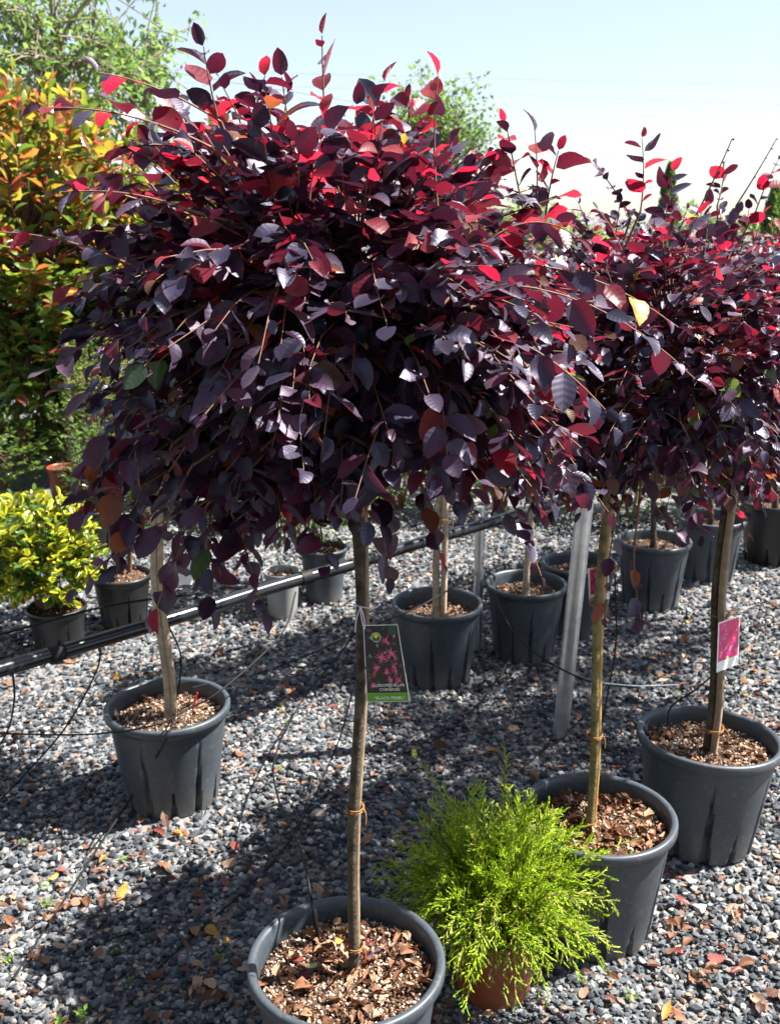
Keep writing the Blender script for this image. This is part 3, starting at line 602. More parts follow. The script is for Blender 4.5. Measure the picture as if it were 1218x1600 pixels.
# stakes, ties and labels
def stake(name, label, pts, r, mt, ties=(), sides=8, nodes=False):
    P = smooth_path(pts, 24) if len(pts) > 2 else np.linspace(pts[0], pts[1], 24); b = P[0].copy(); t = thing(name, label, 'stake', tuple(b))
    rr = np.full(24, r); 
    if nodes: rr[4::6] *= 1.12
    mb = MB(); tube(mb, P - b, rr, sides); mb.build('pole', M[mt], t)
    for z, rad, off in ties:
        i = np.argmin(np.abs(P[:, 2] - z)); c = P[i] - b + off; mb = MB(); a = np.linspace(0, 6.6, 20)
        for dz in (-.003, .002): tube(mb, np.stack([c[0] + rad * np.cos(a), c[1] + rad * np.sin(a), np.full(20, c[2] + dz) + .002 * np.sin(a)], -1), .0012, 5)
        tube(mb, bez(c + [rad, -rad * .4, 0], c + [rad * 1.4, -rad * .8, -.005], c + [rad * 1.2, -rad, -.025], 6), .0014, 4); mb.build('tie', M['tie'], t)
    return t
def near_z(tp, z): return tp[np.argmin(np.abs(tp[:, 2] - z))].copy()
def beside(tp, off, z0, z1, n=6): return [near_z(tp, z) * [1, 1, 0] + np.array([off[0], off[1], z]) for z in np.linspace(z0, z1, n)]
stake('bamboo_stake', 'thin pale stake tight behind the trunk with the flower picture label', beside(tp1, (.007, .0125), .24, 1.2), .0066, 'wood', [(.62, .0155, np.array([-.004, -.008, 0])), (.34, .0160, np.array([-.004, -.008, 0]))], nodes=True)
stake('bamboo_stake', 'yellow bamboo stake against the tree in the pot of bark chips', beside(tp2, (.0105, .012), .24, 1.25), .0066, 'bamboo', [(.50, .0175, np.array([-.01, -.006, 0])), (.80, .0175, np.array([-.01, -.006, 0])), (.30, .0175, np.array([-.01, -.006, 0]))], nodes=True)
stake('wooden_stake', 'pale square wooden stake beside the trunk with the pink label', beside(tp3, (.013, -.017), .24, .98), .0100, 'wood', [(.34, .028, np.array([-.008, .01, 0]))], sides=4)
stake('wooden_stake', 'pale round stake in the pot with the red marker', beside(tp4, (.017, -.004), .22, .98), .0085, 'wood_pale')
stake('wooden_stake', 'thin pale stake against the stem behind the flower picture label', [np.array([p5[0] + .022, p5[1] - .01, .23]), np.array([p5[0] + .026, p5[1], .95])], .011, 'wood_pale', [(.60, .028, np.array([-.01, 0, 0]))])

def text_mesh(s, size, font_scale=1.):
    cu = bpy.data.curves.new('lettering', 'FONT'); cu.body = s; cu.size = size; cu.align_x = 'CENTER'; cu.resolution_u = 2; cu.extrude = 0
    o = bpy.data.objects.new('lettering', cu); COL.objects.link(o); bpy.context.view_layer.update()
    me = bpy.data.meshes.new_from_object(o.evaluated_get(bpy.context.evaluated_depsgraph_get())); bpy.data.objects.remove(o, do_unlink=True); bpy.data.curves.remove(cu); return me
def print_mat(name, c, rough=.35): return plain(name, c, rough, .5)
PM = {k: print_mat('print_' + k, c) for k, c in dict(black=(.012, .009, .010), green=(.10, .26, .015), dkgreen=(.012, .065, .03), yellow=(.75, .55, .02), white=(.75, .76, .72), pink=(.55, .045, .16), rose=(.72, .16, .33), red=(.35, .025, .03),
      leafgrey=(.16, .20, .18), leafdark=(.03, .045, .04), magenta=(.62, .02, .14), blue=(.20, .26, .42), violet=(.20, .04, .22), lime=(.45, .60, .05), brown=(.10, .05, .035)).items()}
def card_frame(o, TL, TR, BL):
    """place a card whose local x,y run along the printed face"""
    TL, TR, BL = map(np.asarray, (TL, TR, BL)); ex = norm(TR - TL); ey = norm(TL - BL); ez = norm(np.cross(ex, ey)); ey = np.cross(ez, ex)
    o.matrix_world = Matrix([[ex[q], ey[q], ez[q], BL[q]] for q in range(3)] + [[0, 0, 0, 1]])
def quadpatch(mb, pts, z, mi=0): mb.add([(x, y, z) for x, y in pts], [tuple(range(len(pts)))] if len(pts) in (3, 4) else [(0, i, i + 1) for i in range(1, len(pts) - 1)], mi)
def disc(mb, cx, cy, rx, ry, z, mi=0, rot=0., n=10):
    a = np.arange(n) * 2 * math.pi / n; x = rx * np.cos(a); y = ry * np.sin(a)
    quadpatch(mb, [(cx + x[i] * math.cos(rot) - y[i] * math.sin(rot), cy + x[i] * math.sin(rot) + y[i] * math.cos(rot)) for i in range(n)], z, mi)
# flower picture label on the main trunk
YT = Y1 - .022
TL = on_y(564, 977, YT); TR = on_y(617, 976, YT - .004); BL = on_y(573, 1097, YT - .012); BR = on_y(640, 1097, YT - .02)
def flower_label():
    o = thing('plant_label', 'dark picture label of pink flowers with a green band, tied to the main trunk', 'plant label')
    W = np.linalg.norm(TR - TL) * 1.02; Hh = np.linalg.norm(TL - BL); w2 = np.linalg.norm(BR - BL)
    card_frame(o, TL, TR, BL)
    # gently flaring card, bent along its length: slight thickness
    mb = MB(); n = 8
    edge = lambda v: (-.000, W + (w2 - W) * (1 - v))
    V = []; 
    for zz in (0, -.0006):
        for i in range(n + 1):
            v = i / n; a, b = edge(v); V += [(a, v * Hh, zz), (b, v * Hh, zz)]
    F = []; q = 2 * (n + 1)
    for i in range(n): F += [(2 * i, 2 * i + 1, 2 * i + 3, 2 * i + 2), (q + 2 * i, q + 2 * i + 2, q + 2 * i + 3, q + 2 * i + 1), (2 * i, 2 * i + 2, q + 2 * i + 2, q + 2 * i), (2 * i + 1, q + 2 * i + 1, q + 2 * i + 3, 2 * i + 3)]
    F += [(0, q, q + 1, 1), (2 * n, 2 * n + 1, q + 2 * n + 1, q + 2 * n)]
    mb.add(V, F); mb.build('card', M['white'], o, smooth=False)
    mb = MB(); m_ = .0012; ed = lambda y: W + (w2 - W) * (1 - y / Hh) - m_
    quadpatch(mb, [(m_, m_), (ed(m_), m_), (ed(Hh - m_), Hh - m_), (m_, Hh - m_)], .0004, 0)
    cols = ['black', 'leafgrey', 'leafdark', 'pink', 'rose', 'red', 'brown', 'green', 'dkgreen', 'yellow']; ci = {k: i for i, k in enumerate(cols)}
    lim = lambda x, y: .003 < x < ed(y) - .004 and Hh * .17 < y < Hh * .97
    for i in range(60):
        x, y = U(0, w2), U(.16, .98) * Hh
        if lim(x, y): disc(mb, x, y, U(.0025, .005), U(.0018, .003), .0005 + i * 2e-6, ci[['leafgrey', 'leafdark', 'leafdark', 'brown', 'red'][int(rng.integers(5))]], U(0, 3))
    k = 0
    for (fx, fy, fr) in ((.62, .80, .013), (.45, .58, .016), (.72, .62, .016), (.80, .42, .016), (.85, .28, .014), (.55, .40, .009), (.30, .45, .009), (.18, .22, .009), (.62, .30, .008), (.88, .86, .006)):
        for s in range(15):
            a = U(0, 6.28); L = fr * U(.6, 1.); cx, cy = fx * ed(fy * Hh), fy * Hh; dx, dy = math.cos(a), math.sin(a); k += 1
            x1, y1 = cx + dx * L, cy + dy * L
            if not lim(x1, y1): continue
            wv = .0009; quadpatch(mb, [(cx + dy * wv, cy - dx * wv), (x1, y1), (cx - dy * wv, cy + dx * wv)], .0008 + k * 3e-6, ci['rose'] if s % 2 else ci['pink'])
    quadpatch(mb, [(m_, m_), (ed(m_), m_), (ed(.15 * Hh), .125 * Hh), (m_, .125 * Hh)], .0016, ci['green'])
    quadpatch(mb, [(ed(Hh) * .72, Hh * .88), (ed(Hh) - .0005, Hh * .88), (ed(Hh) - .0005, Hh - m_ * 1.5), (ed(Hh) * .72, Hh - m_ * 1.5)], .0016, ci['dkgreen'])
    mb.build('picture', [PM[c] for c in cols], o, smooth=False)
    mb = MB(); lx, ly, s = W * .36, Hh * .845, .0070        # emblem: a sun over a seedling on a rounded green square
    disc(mb, lx, ly, s * 1.12, s * 1.18, .0017, 0, 0, 16); disc(mb, lx, ly, s, s * 1.06, .0018, 1, 0, 16)
    quadpatch(mb, [(lx - s * .75, ly - s * .85), (lx - .0006, ly - s * .85), (lx - .0006, ly - s * .2), (lx - s * .85, ly + s * .1)], .0019, 2); quadpatch(mb, [(lx + .0006, ly - s * .85), (lx + s * .75, ly - s * .85), (lx + s * .85, ly + s * .1), (lx + .0006, ly - s * .2)], .0019, 2)
    disc(mb, lx, ly + s * .35, s * .48, s * .55, .0021, 3, 0, 14); mb.build('emblem', [PM['white'], PM['green'], PM['dkgreen'], PM['yellow']], o, smooth=False)
    for txt, fx, fy, sz, mm in (('LOROPETALUM', .57, .205, .0072, 'white'), ('CHINENSE', .57, .150, .0072, 'white'), ('"BLACK PEARL"', .55, .040, .0074, 'white')):
        me = text_mesh(txt, sz); me.materials.append(PM[mm]); q = link('lettering', me, o, (ed(fy * Hh) * fx, fy * Hh, .0030))
    mb = MB(); a = np.linspace(0, 6.6, 24)
    Minv = np.array(o.matrix_world.inverted()); loc = lambda p: (Minv[:3, :3] @ np.asarray(p).T).T + Minv[:3, 3]
    kz = on_y(556, 942, Y1)[2]; c = near_z(tp1, kz) + [.006, .006, 0]; c[2] = kz
    ring = np.stack([c[0] + .0265 * np.cos(a), c[1] + .0265 * np.sin(a), c[2] + .003 * np.sin(a * 2)], -1); tube(mb, loc(ring), .0011, 5)
    kn = c + [-.006, -.028, 0]; tgt = TL + (TR - TL) * .10 + (BL - TL) * .05
    tube(mb, loc(bez(kn, (kn + tgt) / 2 + [.004, -.004, .006], tgt, 10)), .0011, 5); tube(mb, loc(bez(kn, (kn + tgt) / 2 + [-.002, -.004, -.006], tgt, 10)), .0011, 5)
    tube(mb, loc(bez(kn, kn + [-.008, -.004, -.015], kn + [-.009, -.002, -.042], 10)), .0010, 5); rocks(mb, loc(kn[None]), [.003]); mb.build('string', M['string'], o)
flower_label()
def pink_label(label, TL, TR, BL, tp, kz, small=False):
    o = thing('plant_label', label, 'plant label'); W = np.linalg.norm(np.asarray(TR) - TL); Hh = np.linalg.norm(np.asarray(TL) - BL); card_frame(o, TL, TR, BL)
    mb = MB(); boxmesh(mb, (W / 2, Hh / 2, -.0004), (W, Hh, .0008)); mb.build('card', M['white'], o, smooth=False)
    cols = ['magenta', 'pink', 'rose', 'blue', 'violet', 'red', 'lime', 'black']; mb = MB(); b = .0035; y0 = Hh * .20
    quadpatch(mb, [(b, y0), (W - b, y0), (W - b, Hh - b), (b, Hh - b)], .0003, 0)
    for i in range(46):
        x, y = U(b + .006, W - b - .006), U(y0 + .006, Hh - b - .006); disc(mb, x, y, U(.003, .0060), U(.0015, .0045), .0005 + i * 4e-6, int(rng.choice([0, 1, 2, 3, 4, 5], p=[.16, .2, .15, .17, .17, .15])), U(.6, 1.4))
    disc(mb, W * .45, y0 + .004, .005, .004, .0008, 6); mb.build('picture', [PM[c] for c in cols], o, smooth=False)
    mb = MB(); a = np.linspace(0, 6.6, 24); Minv = np.array(o.matrix_world.inverted()); loc = lambda p: (Minv[:3, :3] @ np.asarray(p).T).T + Minv[:3, 3]
    c = near_z(tp, kz) + [.008, -.006, 0]; c[2] = kz; tube(mb, loc(np.stack([c[0] + .028 * np.cos(a), c[1] + .028 * np.sin(a), c[2] + .002 * np.sin(a * 2)], -1)), .0012, 5)
    k = c + [.012, -.026, 0]; tg = np.asarray(TL) + (np.asarray(TR) - TL) * .55 - (np.asarray(TL) - BL) * .03; tube(mb, loc(bez(k, (k + tg) / 2 + [0, -.006, 0], tg, 8)), .0014, 5)
    rocks(mb, loc((k + [.002, -.002, .006])[None]), [.0055]); mb.build('clip', M['tie'], o)
YL = Y3 - .05
pink_label('white-edged label with a bright pink picture on the pale wooden stake', on_y(1118, 975, YL - .01), on_y(1152, 963, YL + .04), on_y(1119, 1051, YL - .01), tp3, on_y(1118, 960, Y3)[2])
YL = Y2 - .01
pink_label('small red and white label behind the trunk staked with yellow bamboo', on_y(924, 888, YL + .03), on_y(956, 884, YL + .035), on_y(920, 940, YL + .03), tp2, on_y(935, 885, Y2)[2], True)
def white_card():
    o = thing('white_label', 'blank white card hanging by the pale double stem above the black pipe', 'label'); y = Y4 + .04
    TL, TR, BL = on_y(252, 872, y), on_y(300, 872, y + .10), on_y(252, 915, y); card_frame(o, TL, TR, BL); W = np.linalg.norm(TR - TL); Hh = np.linalg.norm(TL - BL)
    mb = MB(); boxmesh(mb, (W / 2, Hh / 2, 0), (W, Hh, .001)); mb.build('card', M['white'], o, smooth=False)
    mb = MB(); tube(mb, np.array([(W * .3, Hh, 0), (W * .1, Hh + .01, -.01), (-.002, Hh + .02, -.04)]), .001, 5); mb.build('string', M['string'], o)
white_card()

# ------------------------------------------------------------------ juniper in its terracotta pot
def juniper():
    b = on_z(770, 1540, 0.0); D, H = .198, .165
    make_pot('terracotta_pot', 'small terracotta coloured pot under the bright green juniper', b[0], b[1], D, H, 'pot_orange', bits=260, chips=6, soil_drop=.022, flute=False, taper=.80)
    base = np.array([b[0], b[1], H - .03]); t = thing('juniper', 'bright yellow-green juniper bush spilling over a terracotta pot', 'shrub', tuple(base))
    N = Leaves([leaf_template(.36, 0., .15, nu=2, nv=1, shape='lance', petiole=0), leaf_template(.26, 0., -.1, nu=2, nv=1, shape='lance', petiole=0)], [M['juniper'], M['juniper_tip']])
    st = MB(); cord = MB()
    def spray(path, L0, tip):
        n = len(path); T = norm(np.gradient(path, axis=0)); tube(st, path, np.linspace(.0018, .0006, n), 3, cap=False)
        ln = np.sum(np.linalg.norm(np.diff(path, axis=0), axis=1)); k = int(ln / .0105)
        for j in range(k):
            q = (.22 + .78 * (j + U(0, 1)) / k) * (n - 1); i = int(min(q, n - 2)); p = path[i] + (path[i + 1] - path[i]) * (q - i); tg = T[i]
            sd = norm(np.cross(tg, rng.normal(0, 1, 3))); d = norm(tg * U(.8, 1.3) + sd * U(.5, .95)); lb = L0 * U(.5, 1.1) * (1 - .6 * q / (n - 1))
            m = max(3, int(lb / .0030)); light = 1 if (tip and q / (n - 1) > .45 and rng.uniform() < .8) or rng.uniform() < .05 else 0
            tube(cord, np.array([p, p + d * lb * .5, p + d * lb]), [.0013, .0011, .0006], 3, light, U(0, 1), cap=False)
            for a in range(m):
                pp = p + d * lb * a / m; s2 = norm(np.cross(d, rng.normal(0, 1, 3)))
                N.put(pp, d * 1.0 + s2 * U(.25, .6), rng.normal(0, 1, 3) + [0, 0, .6], U(.006, .0095), light)
                d = norm(d + rng.normal(0, .02, 3))
    ns = 350
    for i in range(ns):
        z = U(-.25, .98); a = i * 2.399 + U(-.2, .2); s = math.sqrt(max(0, 1 - z * z)); d = np.array([s * math.cos(a), s * math.sin(a), z])
        r = np.array([.25, .22, .235]) * U(.5, 1.12); e = np.array([.0, .02, .085]) + d * r; e[2] = max(e[2], -.09)
        s0 = np.array([d[0] * .03, d[1] * .03, .01]); e[2] -= .07 * (1 - abs(z)); mid = s0 + (e - s0) * .5 + [0, 0, .06 + .07 * (1 - abs(z))]
        P = bez(s0, mid, e, 14); P[5:] += rng.normal(0, .0025, (9, 3)); spray(P, .056, i % 4 == 0)
    for (x, y, dy, ar) in ((660, 1195, .2, .06), (790, 1172, .06, .02), (600, 1345, -.02, .06), (620, 1300, .05, .05), (1030, 1335, .12, .10), (1010, 1310, .15, .08), (950, 1400, .02, .07), (770, 1480, -.20, .16), (745, 1460, -.21, .15), (890, 1500, -.12, .12), (840, 1530, -.14, .12), (820, 1545, -.15, .12), (720, 1505, -.14, .10), (870, 1440, -.12, .10), (590, 1370, .0, .06)):
        e = on_y(x, y, b[1] + dy) - base; s0 = np.array([0, 0, .02]); P = bez(s0, (s0 + e) / 2 + [0, 0, ar], e, 16); spray(P, .034, True)
    stuff(st.build('stems', M['twig'], t)); stuff(cord.build('branchlets', [M['juniper'], M['juniper_tip']], t)); N.build(t, 0, 'foliage', base)
juniper()

# ------------------------------------------------------------------ left: euonymus, low shrubs, photinia hedge, small pots
def bush(name, label, cat, c, rad, n, size, temps, mats, pick, base_z=.0, stems=5, singles=0, group=None, stem_len=(.12, .22), nl=(6, 10), up=.5, zmin=-.6, r0=.006, bark='twig', tilt=.6, foliage='foliage', cell=13., loose=(.85, 1.1)):
    c = np.asarray(c, float); rad = np.asarray(rad, float); B = np.array([c[0], c[1], base_z]); t = thing(name, label, cat, tuple(B), group); cc = c - B
    lv = Leaves(temps, mats); tw = MB(); golden = math.pi * (3 - math.sqrt(5)); ends = []
    for i in range(stems):
        a = i * 2.4; e = cc + np.array([math.cos(a) * rad[0] * .45, math.sin(a) * rad[1] * .45, U(-.1, .3) * rad[2]]); L = bez((math.cos(a) * .02, math.sin(a) * .02, -.01), (cc[0] + math.cos(a) * .04, cc[1] + math.sin(a) * .04, cc[2] * .5), e, 9)
        mb = MB(); tube(mb, L, np.linspace(r0 * 1.4, r0 * .6, 9), 6); mb.build('stem', M[bark], t); ends.append(L[4:])
    ends = np.concatenate(ends)
    for i in range(n):
        z = 1 - 2 * (i + .5) / n; th = golden * i + U(-.3, .3); s = math.sqrt(1 - z * z); d = np.array([s * math.cos(th), s * math.sin(th), z])
        if d[2] < zmin: d[2] = U(zmin, .3); d = norm(d)
        tip = cc + d * rad * (U(*loose) if rng.uniform() < .8 else U(.5, .85)) * (1 + .1 * math.sin(d[0] * 6 + c[0] * 9) * math.cos(d[2] * 5))
        near = ends[np.argmin(np.sum((ends - (cc + (tip - cc) * .4)) ** 2, 1))]; ln = U(*stem_len); out = norm(norm(tip - near) + [0, 0, up]); st = tip - out * ln
        tube(tw, bez(near, (near + st) / 2, st, 3), r0 * .35, 3, cap=False)
        leafy_twig(lv, tw, bez(st, (st + tip) / 2 + rng.normal(0, .01, 3), tip, 7), int(rng.integers(*nl)), size, lambda p, q: pick(p + B, q), start=.1, droop=.1, tilt=tilt, stem=r0 * .25)
    stuff(tw.build('twigs', M[bark], t)); lv.build(t, singles, foliage, B, cell=cell); return t
eb = rim_xy(88, 948, .20)
make_pot('plant_pot', 'small black pot of bark under the yellow-edged shrub', *eb, .225, .20, 'pot_black', bits=160, chips=40, soil_drop=.015, group='small nursery pots')
bush('euonymus', 'bushy evergreen with yellow-edged leaves in a small black pot', 'shrub', (eb[0] - .04, eb[1], .42), (.21, .20, .22), 230, .056, EUON, [M['euon'], M['euon_green']], lambda p, q: 0 if q > .35 and rng.uniform() < .72 else 1, base_z=.18, singles=120, nl=(7, 11), stem_len=(.06, .12), cell=9.)
pb = rim_xy(143, 800, .20); make_pot('plant_pot', 'tall black pot standing behind the yellow-edged shrub', *pb, .24, .22, 'pot_black', bits=120, chips=20, soil_drop=.03, group='small nursery pots')
pc = rim_xy(190, 905, .20); make_pot('plant_pot', 'dark pot half hidden behind the pale double stem', *pc, .24, .22, 'pot_black', bits=120, chips=20, soil_drop=.02, group='small nursery pots')
pd = rim_xy(440, 893, .20); make_pot('plant_pot', 'pale grey pot behind the black pipe under the main crown', *pd, .155, .20, 'pot_pale', bits=80, chips=10, soil_drop=.03, group='small nursery pots', flute=False)
pe = rim_xy(505, 862, .22); make_pot('plant_pot', 'dark grey pot behind the black pipe with a bright green shrub', *pe, .21, .24, 'pot', bits=80, chips=10, soil_drop=.03, group='small nursery pots', flute=False)
pf = on_z(112, 775, 0); pg = on_z(152, 775, 0)
for q, (xx, lab) in enumerate(((103, 'orange terracotta pot behind the yellow-edged shrub, further from the tall black pot'), (137, 'orange terracotta pot behind the yellow-edged shrub, closer to the tall black pot'))):
    g = on_z(xx, 778, 0); make_pot('terracotta_pot', lab, g[0], g[1], .20, .19, 'pot_orange', bits=60, chips=5, soil_drop=.02, group='terracotta pots at the back', flute=False, taper=.78)
GM = [M['bush'], M['euon_green']]
bush('green_shrub', 'bright green small-leaved shrub behind the main trunk above the pipe', 'shrub', (pe[0] - .08, pe[1] + .05, .50), (.30, .24, .30), 230, .038, SMALL, GM, lambda p, q: 0, base_z=.2, nl=(8, 12), stem_len=(.06, .13))
bush('green_shrub', 'feathery green shrub in the tall black pot', 'shrub', (pb[0] + .05, pb[1], .85), (.15, .15, .22), 110, .034, SMALL, GM, lambda p, q: 0, base_z=.19, nl=(8, 12), stem_len=(.06, .12))
bush('green_shrub', 'leafy shrub in the half hidden dark pot', 'shrub', (pc[0], pc[1] + .05, .62), (.22, .2, .26), 150, .04, SMALL, GM, lambda p, q: 1, base_z=.2, nl=(8, 12), stem_len=(.06, .12))
for (x, y, rr, lab) in ((-2.40, 6.15, .34, 'low feathery green shrub beside the terracotta pots under the hedge'), (-2.0, 6.5, .34, 'low dense green shrub under the orange-tipped hedge'), (-1.30, 5.6, .50, 'light green shrub behind the terracotta pots'), (-2.5, 5.0, .5, 'broad green shrub in front of the hedge, beyond the yellow-edged shrub'), (-.75, 6.0, .45, 'green shrub standing behind the main crown')):
    bush('green_shrub', lab, 'shrub', (x, y, .55 if rr > .4 else .27), (rr, rr, .46 if rr > .4 else .27), 480 if rr > .4 else 260, .042, SMALL, GM, lambda p, q: 0 if rng.uniform() < .7 else 1, base_z=.0, nl=(9, 13), stem_len=(.08, .16), r0=.008)
for (x, y, lab) in ((-.62, 5.5, 'low green shrub behind the pipe, between the green pots and the two-stemmed tree'), (.05, 5.7, 'low green shrub far behind the pot with two pale stems'), (.62, 5.6, 'low green shrub far behind the shaded pot by the steel post'), (1.35, 5.5, 'low green shrub far behind the pot of pale bark'), (2.1, 5.6, 'low green shrub far behind the black end pot')):
    bush('green_shrub', lab, 'shrub', (x, y, .36), (.38, .34, .36), 190, .05, SMALL, [M['far_dark'], M['bush']], lambda p, q: 0 if rng.uniform() < .7 else 1, nl=(9, 12), stem_len=(.08, .16), r0=.008, group='low shrubs behind the pot rows')
# photinia hedge
def ph_pick(p, q):
    h = (p[2] - .85) / 1.0; x = rng.uniform()
    g = .1 + .62 * min(1, max(0, h + .1)); g *= (.5 + .6 * q)
    if x < g * .70: return 1
    if x < g: return 2
    return 0
PHM = [M['ph_green'], M['ph_gold'], M['ph_red']]
for i, (x, y, rx, zt, n, sg, lab) in enumerate(((-2.28, 6.8, .95, 2.26, 1150, 300, 'tall hedge shrub with orange and gold tips behind the purple tree'), (-3.8, 6.9, .9, 2.35, 500, 0, 'tall orange-tipped hedge shrub farthest from the purple trees'), (-1.30, 7.5, .6, 2.1, 450, 40, 'further orange-tipped hedge shrub peeping past the main crown'))):
    bush('hedge_shrub', lab, 'shrub', (x, y, (zt + .28) / 2), (rx, .62, (zt - .28) / 2), n, .150, PHOT, PHM, ph_pick, base_z=.0, stems=7, singles=sg, group='orange-tipped hedge', stem_len=(.14, .26), nl=(9, 14), up=.9, r0=.014, zmin=-.85, tilt=.7, cell=16., loose=(.72, 1.28))
# ------------------------------------------------------------------ background behind the rows
for (x, y, z, r, lab) in ((.6, 6.4, 1.15, .6, 'dark leafy nursery shrub behind the steel post'), (1.7, 6.6, 1.1, .6, 'dark leafy nursery shrub behind the bamboo staked tree'), (2.7, 6.4, 1.15, .6, 'dark leafy nursery shrub behind the black end pot'), (3.8, 6.8, 1.2, .7, 'dark leafy nursery shrub beyond the pot row'), (-.3, 7.0, 1.1, .55, 'dark leafy nursery shrub hidden behind the main crown')):
    bush('nursery_shrub', lab, 'shrub', (x, y, z * .58), (r, r * .8, z * .5), 200, .06, SMALL, [M['far_dark'], M['bush']], lambda p, q: 0 if rng.uniform() < .8 else 1, nl=(9, 13), stem_len=(.12, .2), r0=.012)
for (x, y, lab) in ((-2.2, -1.9, 'tall dark sky-blocking shrub added behind the viewer, at the pipe side end'), (-.75, -2.1, 'tall dark sky-blocking shrub added behind the viewer, second from the pipe side'), (.75, -2.1, 'tall dark sky-blocking shrub added behind the viewer, third from the pipe side'), (2.2, -1.9, 'tall dark sky-blocking shrub added behind the viewer, farthest from the pipe'), (-3.2, -.3, 'tall dark sky-blocking shrub added at the corner behind the viewer'), (-3.3, 1.3, 'tall dark sky-blocking shrub added nearest to the open end of the pipe')):  # unseen shrubs added around the camera to block sky light and deepen shade
    bush('hedge_shrub', lab, 'shrub', (x, y, 1.7), (.95, .8, 1.5), 240, .17, SMALL, [M['far_dark'], M['bush']], lambda p, q: 0 if rng.uniform() < .85 else 1, nl=(9, 13), stem_len=(.2, .35), r0=.02, group='sky-blocking shrubs added out of view')
def big_tree(name, label, base, top_z, cr, n, size, mats, airy=1., group=None, nlimb=12, crz=None, trunk_r=.09, seed=0):
    base = np.array([*base, 0.]); t = thing(name, label, 'tree', tuple(base), group); crz = crz or cr; c = np.array([0, 0, top_z - crz])
    mb = MB(); P = np.array([(0, 0, -.05), (.03, 0, c[2] * .5), (-.03, .03, c[2]), (.02, 0, top_z - crz * .25)]); P = smooth_path(P, 16); tube(mb, P, np.linspace(trunk_r, trunk_r * .2, 16), 9); mb.build('trunk', M['far_bark'], t)
    lv = Leaves(SMALL, mats); tw = MB(); cl = []
    for i in range(nlimb):
        a = i * 2.4 + U(-.3, .3); el = U(-.1, 1.3); d = np.array([math.cos(a) * math.cos(el) * cr, math.sin(a) * math.cos(el) * cr, math.sin(el) * crz]); e = c + d * U(.65, 1.)
        s = P[int(U(7, 13))]; L = bez(s, (s + e) / 2 + [0, 0, .15 * crz], e, 8); tube(tw, L, np.linspace(trunk_r * .35, trunk_r * .08, 8), 5)
        for q in (3, 5, 6, 7):
            cl.append((L[q], .24 * cr * airy))
            for s2 in range(2):
                e2 = L[q] + rng.normal(0, .28, 3) * [cr, cr, crz]; tube(tw, bez(L[q], (L[q] + e2) / 2 + [0, 0, .05], e2, 4), trunk_r * .07, 4, cap=False); cl.append((e2, .2 * cr * airy))
    for i in range(n):
        p, s = cl[int(rng.integers(len(cl)))]; d = rng.normal(0, 1, 3); d = d / np.linalg.norm(d); lv.put(p + d * s * U(.2, 1.) ** .6, rng.normal(0, 1, 3) + [0, 0, -.1], rng.normal(0, .6, 3) + [0, 0, 1], size * U(.6, 1.2), 0 if rng.uniform() < .6 else len(mats) - 1)
    stuff(tw.build('limbs', M['far_bark'], t)); lv.build(t, 0, 'crown', base); return t
q = on_y(95, 200, 11.); big_tree('background_tree', 'airy pale green tree rising behind the orange-tipped hedge', (q[0], 11.), 1.6 + 11 * .235, 1.05, 2600, .10, [M['far'], M['far_dark']], .75, nlimb=22, crz=1.5)
q = on_y(215, 200, 13.); big_tree('background_tree', 'leafy light green tree beside the airy tree, lower than it', (q[0], 13.), 3.9, .75, 1500, .11, [M['far'], M['far']], .9, nlimb=14, crz=1.2)
q = on_y(-30, 200, 12.); big_tree('background_tree', 'smaller pale tree beyond the hedge, away from the airy one', (q[0], 12.), 3.7, .8, 1100, .11, [M['far'], M['far_dark']], .8, nlimb=12, crz=1.2)
q = on_y(672, 230, 20.); big_tree('background_tree', 'round green tree far behind the top of the purple crown', (q[0], 20.), 3.75, 1.25, 5000, .12, [M['far_dark'], M['far']], 1.0, nlimb=22, crz=1.1)
q = on_y(820, 340, 26.); big_tree('background_tree', 'low light green tree far behind the crown shoots', (q[0], 26.), 2.1, 1.3, 1600, .16, [M['far'], M['far_dark']], 1.0, nlimb=14, crz=.9)
def cypress(label, x, y0, Y, wid):
    b = on_y(x, y0, Y); H = b[2]; base = np.array([b[0], Y, 0.]); t = thing('cypress', label, 'tree', tuple(base), 'distant cypresses'); lv = Leaves(SMALL, [M['far_dark']])
    mb = MB(); tube(mb, [(0, 0, -.05), (0, 0, H * .5), (0, 0, H * .92)], [.1, .06, .02], 7); mb.build('trunk', M['far_bark'], t)
    for i in range(1500):
        u = U(0.06, 1); r = wid * (math.sin(math.pi * min(1, u * .55 + .45)) ** .8) * U(.5, 1.05); a = U(0, 6.28); lv.put(np.array([r * math.cos(a), r * math.sin(a), u * H]), [math.cos(a) * .4, math.sin(a) * .4, 1], [math.cos(a), math.sin(a), .3], U(.12, .22), 0)
    lv.build(t, 0, 'crown', base)
cypress('slim dark cypress far off behind the bamboo staked tree', 1047, 262, 24., .30); cypress('slim cypress far off beside the bare twigs', 1211, 292, 26., .32)
def far_woods():
    lv = Leaves(SMALL, [M['far_dark'], M['far']])
    for i in range(9000):
        x = U(-70, 90); h = 1.55 + .55 * math.sin(x * .6) * math.sin(x * .23 + 1) + .35 * math.sin(x * 1.9)
        lv.put(np.array([x, 62 + U(-2, 2), U(0, 1) ** .7 * h]), rng.normal(0, 1, 3), rng.normal(0, 1, 3) + [0, -.5, .6], U(.35, .7), 0 if rng.uniform() < .7 else 1)
    o = lv.build(None, 0, 'far_woods'); tag(o, 'low line of distant trees along the horizon', 'woods')
far_woods()
